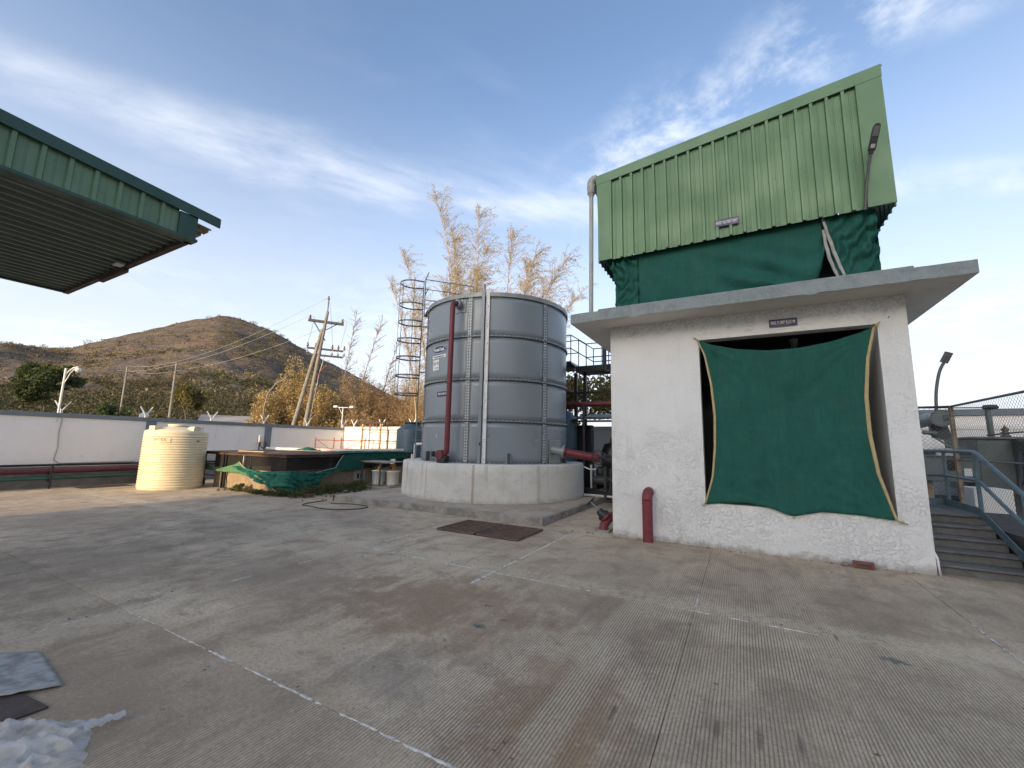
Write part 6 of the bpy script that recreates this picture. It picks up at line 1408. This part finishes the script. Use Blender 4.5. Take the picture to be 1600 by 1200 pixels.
feather_bush('dry_bush', (-21.6,22.6,0), 6.9, 2.8, 'big brown dry bush below the bare twigs', 'leaf_brown', 260, 36000, 70, .05)
feather_bush('dry_bush', (-18.6,22.5,0), 6.2, 2.4, 'brown dry bush just left of the caged ladder', 'leaf_brown', 220, 28000, 72, .05)
feather_bush('dry_bush', (-16.2,21.0,0), 6.0, 2.4, 'brown and gold bush behind the ladder foot', 'leaf_brown', 170, 22000, 74, .05)
feather_bush('dry_bush', (-20.3,17.6,0), 3.6, 1.6, 'low brown thicket just over the wall corner', 'leaf_brown', 90, 9000, 76, .07)
feather_bush('feather_bush', (-24.0,17.9,0), 5.4, 1.4, 'lower golden bush filling the gap right of the twin leg pole', 'leaf_gold', 90, 12000, 78)
# bare twigs above the bushes
for k, (bx, by, h_, lb) in enumerate(((-25.9,20.6,10.9,'left hand bare twiggy sapling above the dry bushes'),(-25.4,21.4,10.8,'right hand bare twiggy sapling leaning over the dry bushes'),(-24.4,22.6,9.4,'shorter bare sapling nearest the caged ladder'))):
    t = thing('bare_sapling', (bx,by,0), lb, 'sapling', 'bare saplings'); rnd = random.Random(80+k); b = MB(); lx = (.18,.40,.42)[k]
    pts = [Vector((bx+lx*h_*.28*u**1.6, by+lx*h_*.30*u**1.6, h_*u)) for u in [i/9 for i in range(10)]]; b.tube(pts, [.06-.0052*i for i in range(10)], 5, cap=False)
    for i in range(34):
        u = rnd.uniform(.45,1); j_ = min(8,int(u*9)); p = pts[j_].lerp(pts[j_+1],u*9-j_); a = rnd.uniform(0,6.28); l_ = rnd.uniform(.5,1.7)*(1.3-u*.7); d = Vector((math.cos(a)*.6+.3,math.sin(a)*.6+.3,.75)).normalized(); e = p+d*l_
        b.tube([p, p.lerp(e,.5)+Zu*.05, e], [.022,.016,.008], 4, cap=False)
        for _ in range(4): f_ = p.lerp(e,rnd.uniform(.3,.9)); b.tube([f_, f_+Vector((rnd.gauss(0,.25),rnd.gauss(0,.25),rnd.uniform(.1,.4)))], [.012,.006], 3, cap=False)
    b.build('twigs','bark_pale',t)
for k, (bx, by, h_, r_, lb) in enumerate(((-7.4,19.5,5.6,2.6,'olive tree showing through the walkway beside the tank'),(-3.6,20.5,5.2,2.6,'olive tree behind the pump house corner'))): tree('olive_tree', (bx,by,0), h_, r_, lb, 'leaf_olive', 9000, .11, 90+k, depth=3, barkm='bark')
# ---- bamboo
def bamboo(base, culms, label, seed):
    rnd = random.Random(seed); r2 = np.random.default_rng(seed); t = thing('bamboo_clump', base, label, 'bamboo', 'bamboo clumps behind the tank'); V = []
    for tx, ty, tz in culms:
        p = Vector(base)+Vector((rnd.gauss(0,.35),rnd.gauss(0,.35),0)); q = Vector((tx,ty,tz)); n = 16; b = MB()
        pts = []
        for i in range(n+1):
            u = i/n; x = lerp(p.x,q.x,u**1.7); y = lerp(p.y,q.y,u**1.7); z = lerp(0,q.z,1-(1-u)**1.12); pts.append(Vector((x,y,z)))
        b.tube(pts, [.045*(1-.9*i/n)+.004 for i in range(n+1)], 6, cap=False)
        for i in range(125):
            u = 1-rnd.random()**1.15*.68; j_ = min(n-1,int(u*n)); c = pts[j_].lerp(pts[j_+1],u*n-j_); a = rnd.uniform(0,6.28); l_ = rnd.uniform(.5,2.1)*(1.15-.62*max(0,(u-.5)*2)) ; d = Vector((math.cos(a)+.45,math.sin(a)*.8+.1,rnd.uniform(.5,1.5))).normalized()
            e = c+d*l_+Zu*(-.22*l_)+Vector((.18*l_,0,0)); m_ = c.lerp(e,.55)+Zu*.16*l_; b.tube([c,m_,e], [.008,.006,.003], 3, cap=False)
            k = int(14+30*l_); tt = (r2.random(k)**.7)[:,None]; cpt = np.where(tt < .5, np.array(c)+(np.array(m_)-np.array(c))*tt*2, np.array(m_)+(np.array(e)-np.array(m_))*(tt*2-1))
            cpt = cpt+r2.normal(size=(k,3))*.05; ax = r2.normal(size=(k,3))*.6+np.array(d); ax[:,2] -= .55; ax /= np.linalg.norm(ax,axis=1)[:,None]; sd_ = np.cross(ax,r2.normal(size=(k,3))); sd_ /= np.linalg.norm(sd_,axis=1)[:,None]
            L_ = (.026+.034*r2.random(k))[:,None]; Wd = L_*.20; v = np.empty((k,4,3)); v[:,0] = cpt; v[:,1] = cpt+ax*L_*.9+sd_*Wd; v[:,2] = cpt+ax*L_*2; v[:,3] = cpt+ax*L_*.9-sd_*Wd; V.append(v.reshape(-1,3))
        b.build('culm','culm',t)
    quads_obj('foliage', np.concatenate(V), 'leaf_straw', t)
BYb = 16.6
bamboo((-12.0,16.6,0), [(-14.2,BYb,15.0),(-13.4,BYb+.5,13.2),(-12.6,BYb-.3,12.0),(-11.4,BYb+.2,13.3),(-11.9,BYb+.8,10.6),(-10.7,BYb,11.3),(-13.8,BYb+1,10.8),(-13.0,BYb-.4,9.6),(-12.2,BYb+.5,8.6),(-11.2,BYb,9.0)], 'tall straw coloured bamboo plumes above the grey tank', 100)
bamboo((-9.6,16.8,0), [(-9.4,BYb+.3,11.9),(-8.9,BYb+1,10.4),(-8.0,BYb,10.3),(-6.6,BYb+.4,10.0),(-6.2,BYb+1.2,8.6),(-7.4,BYb+.6,9.2),(-9.8,BYb,8.4),(-8.4,BYb-.2,8.3)], 'straw bamboo plumes arching right over the tank rim', 101)
bamboo((-14.6,17.0,0), [(-16.6,BYb+.2,12.3),(-16.0,BYb+.6,9.6),(-17.5,BYb+.3,10.5)], 'thin bamboo plumes seen through the ladder cage', 102)
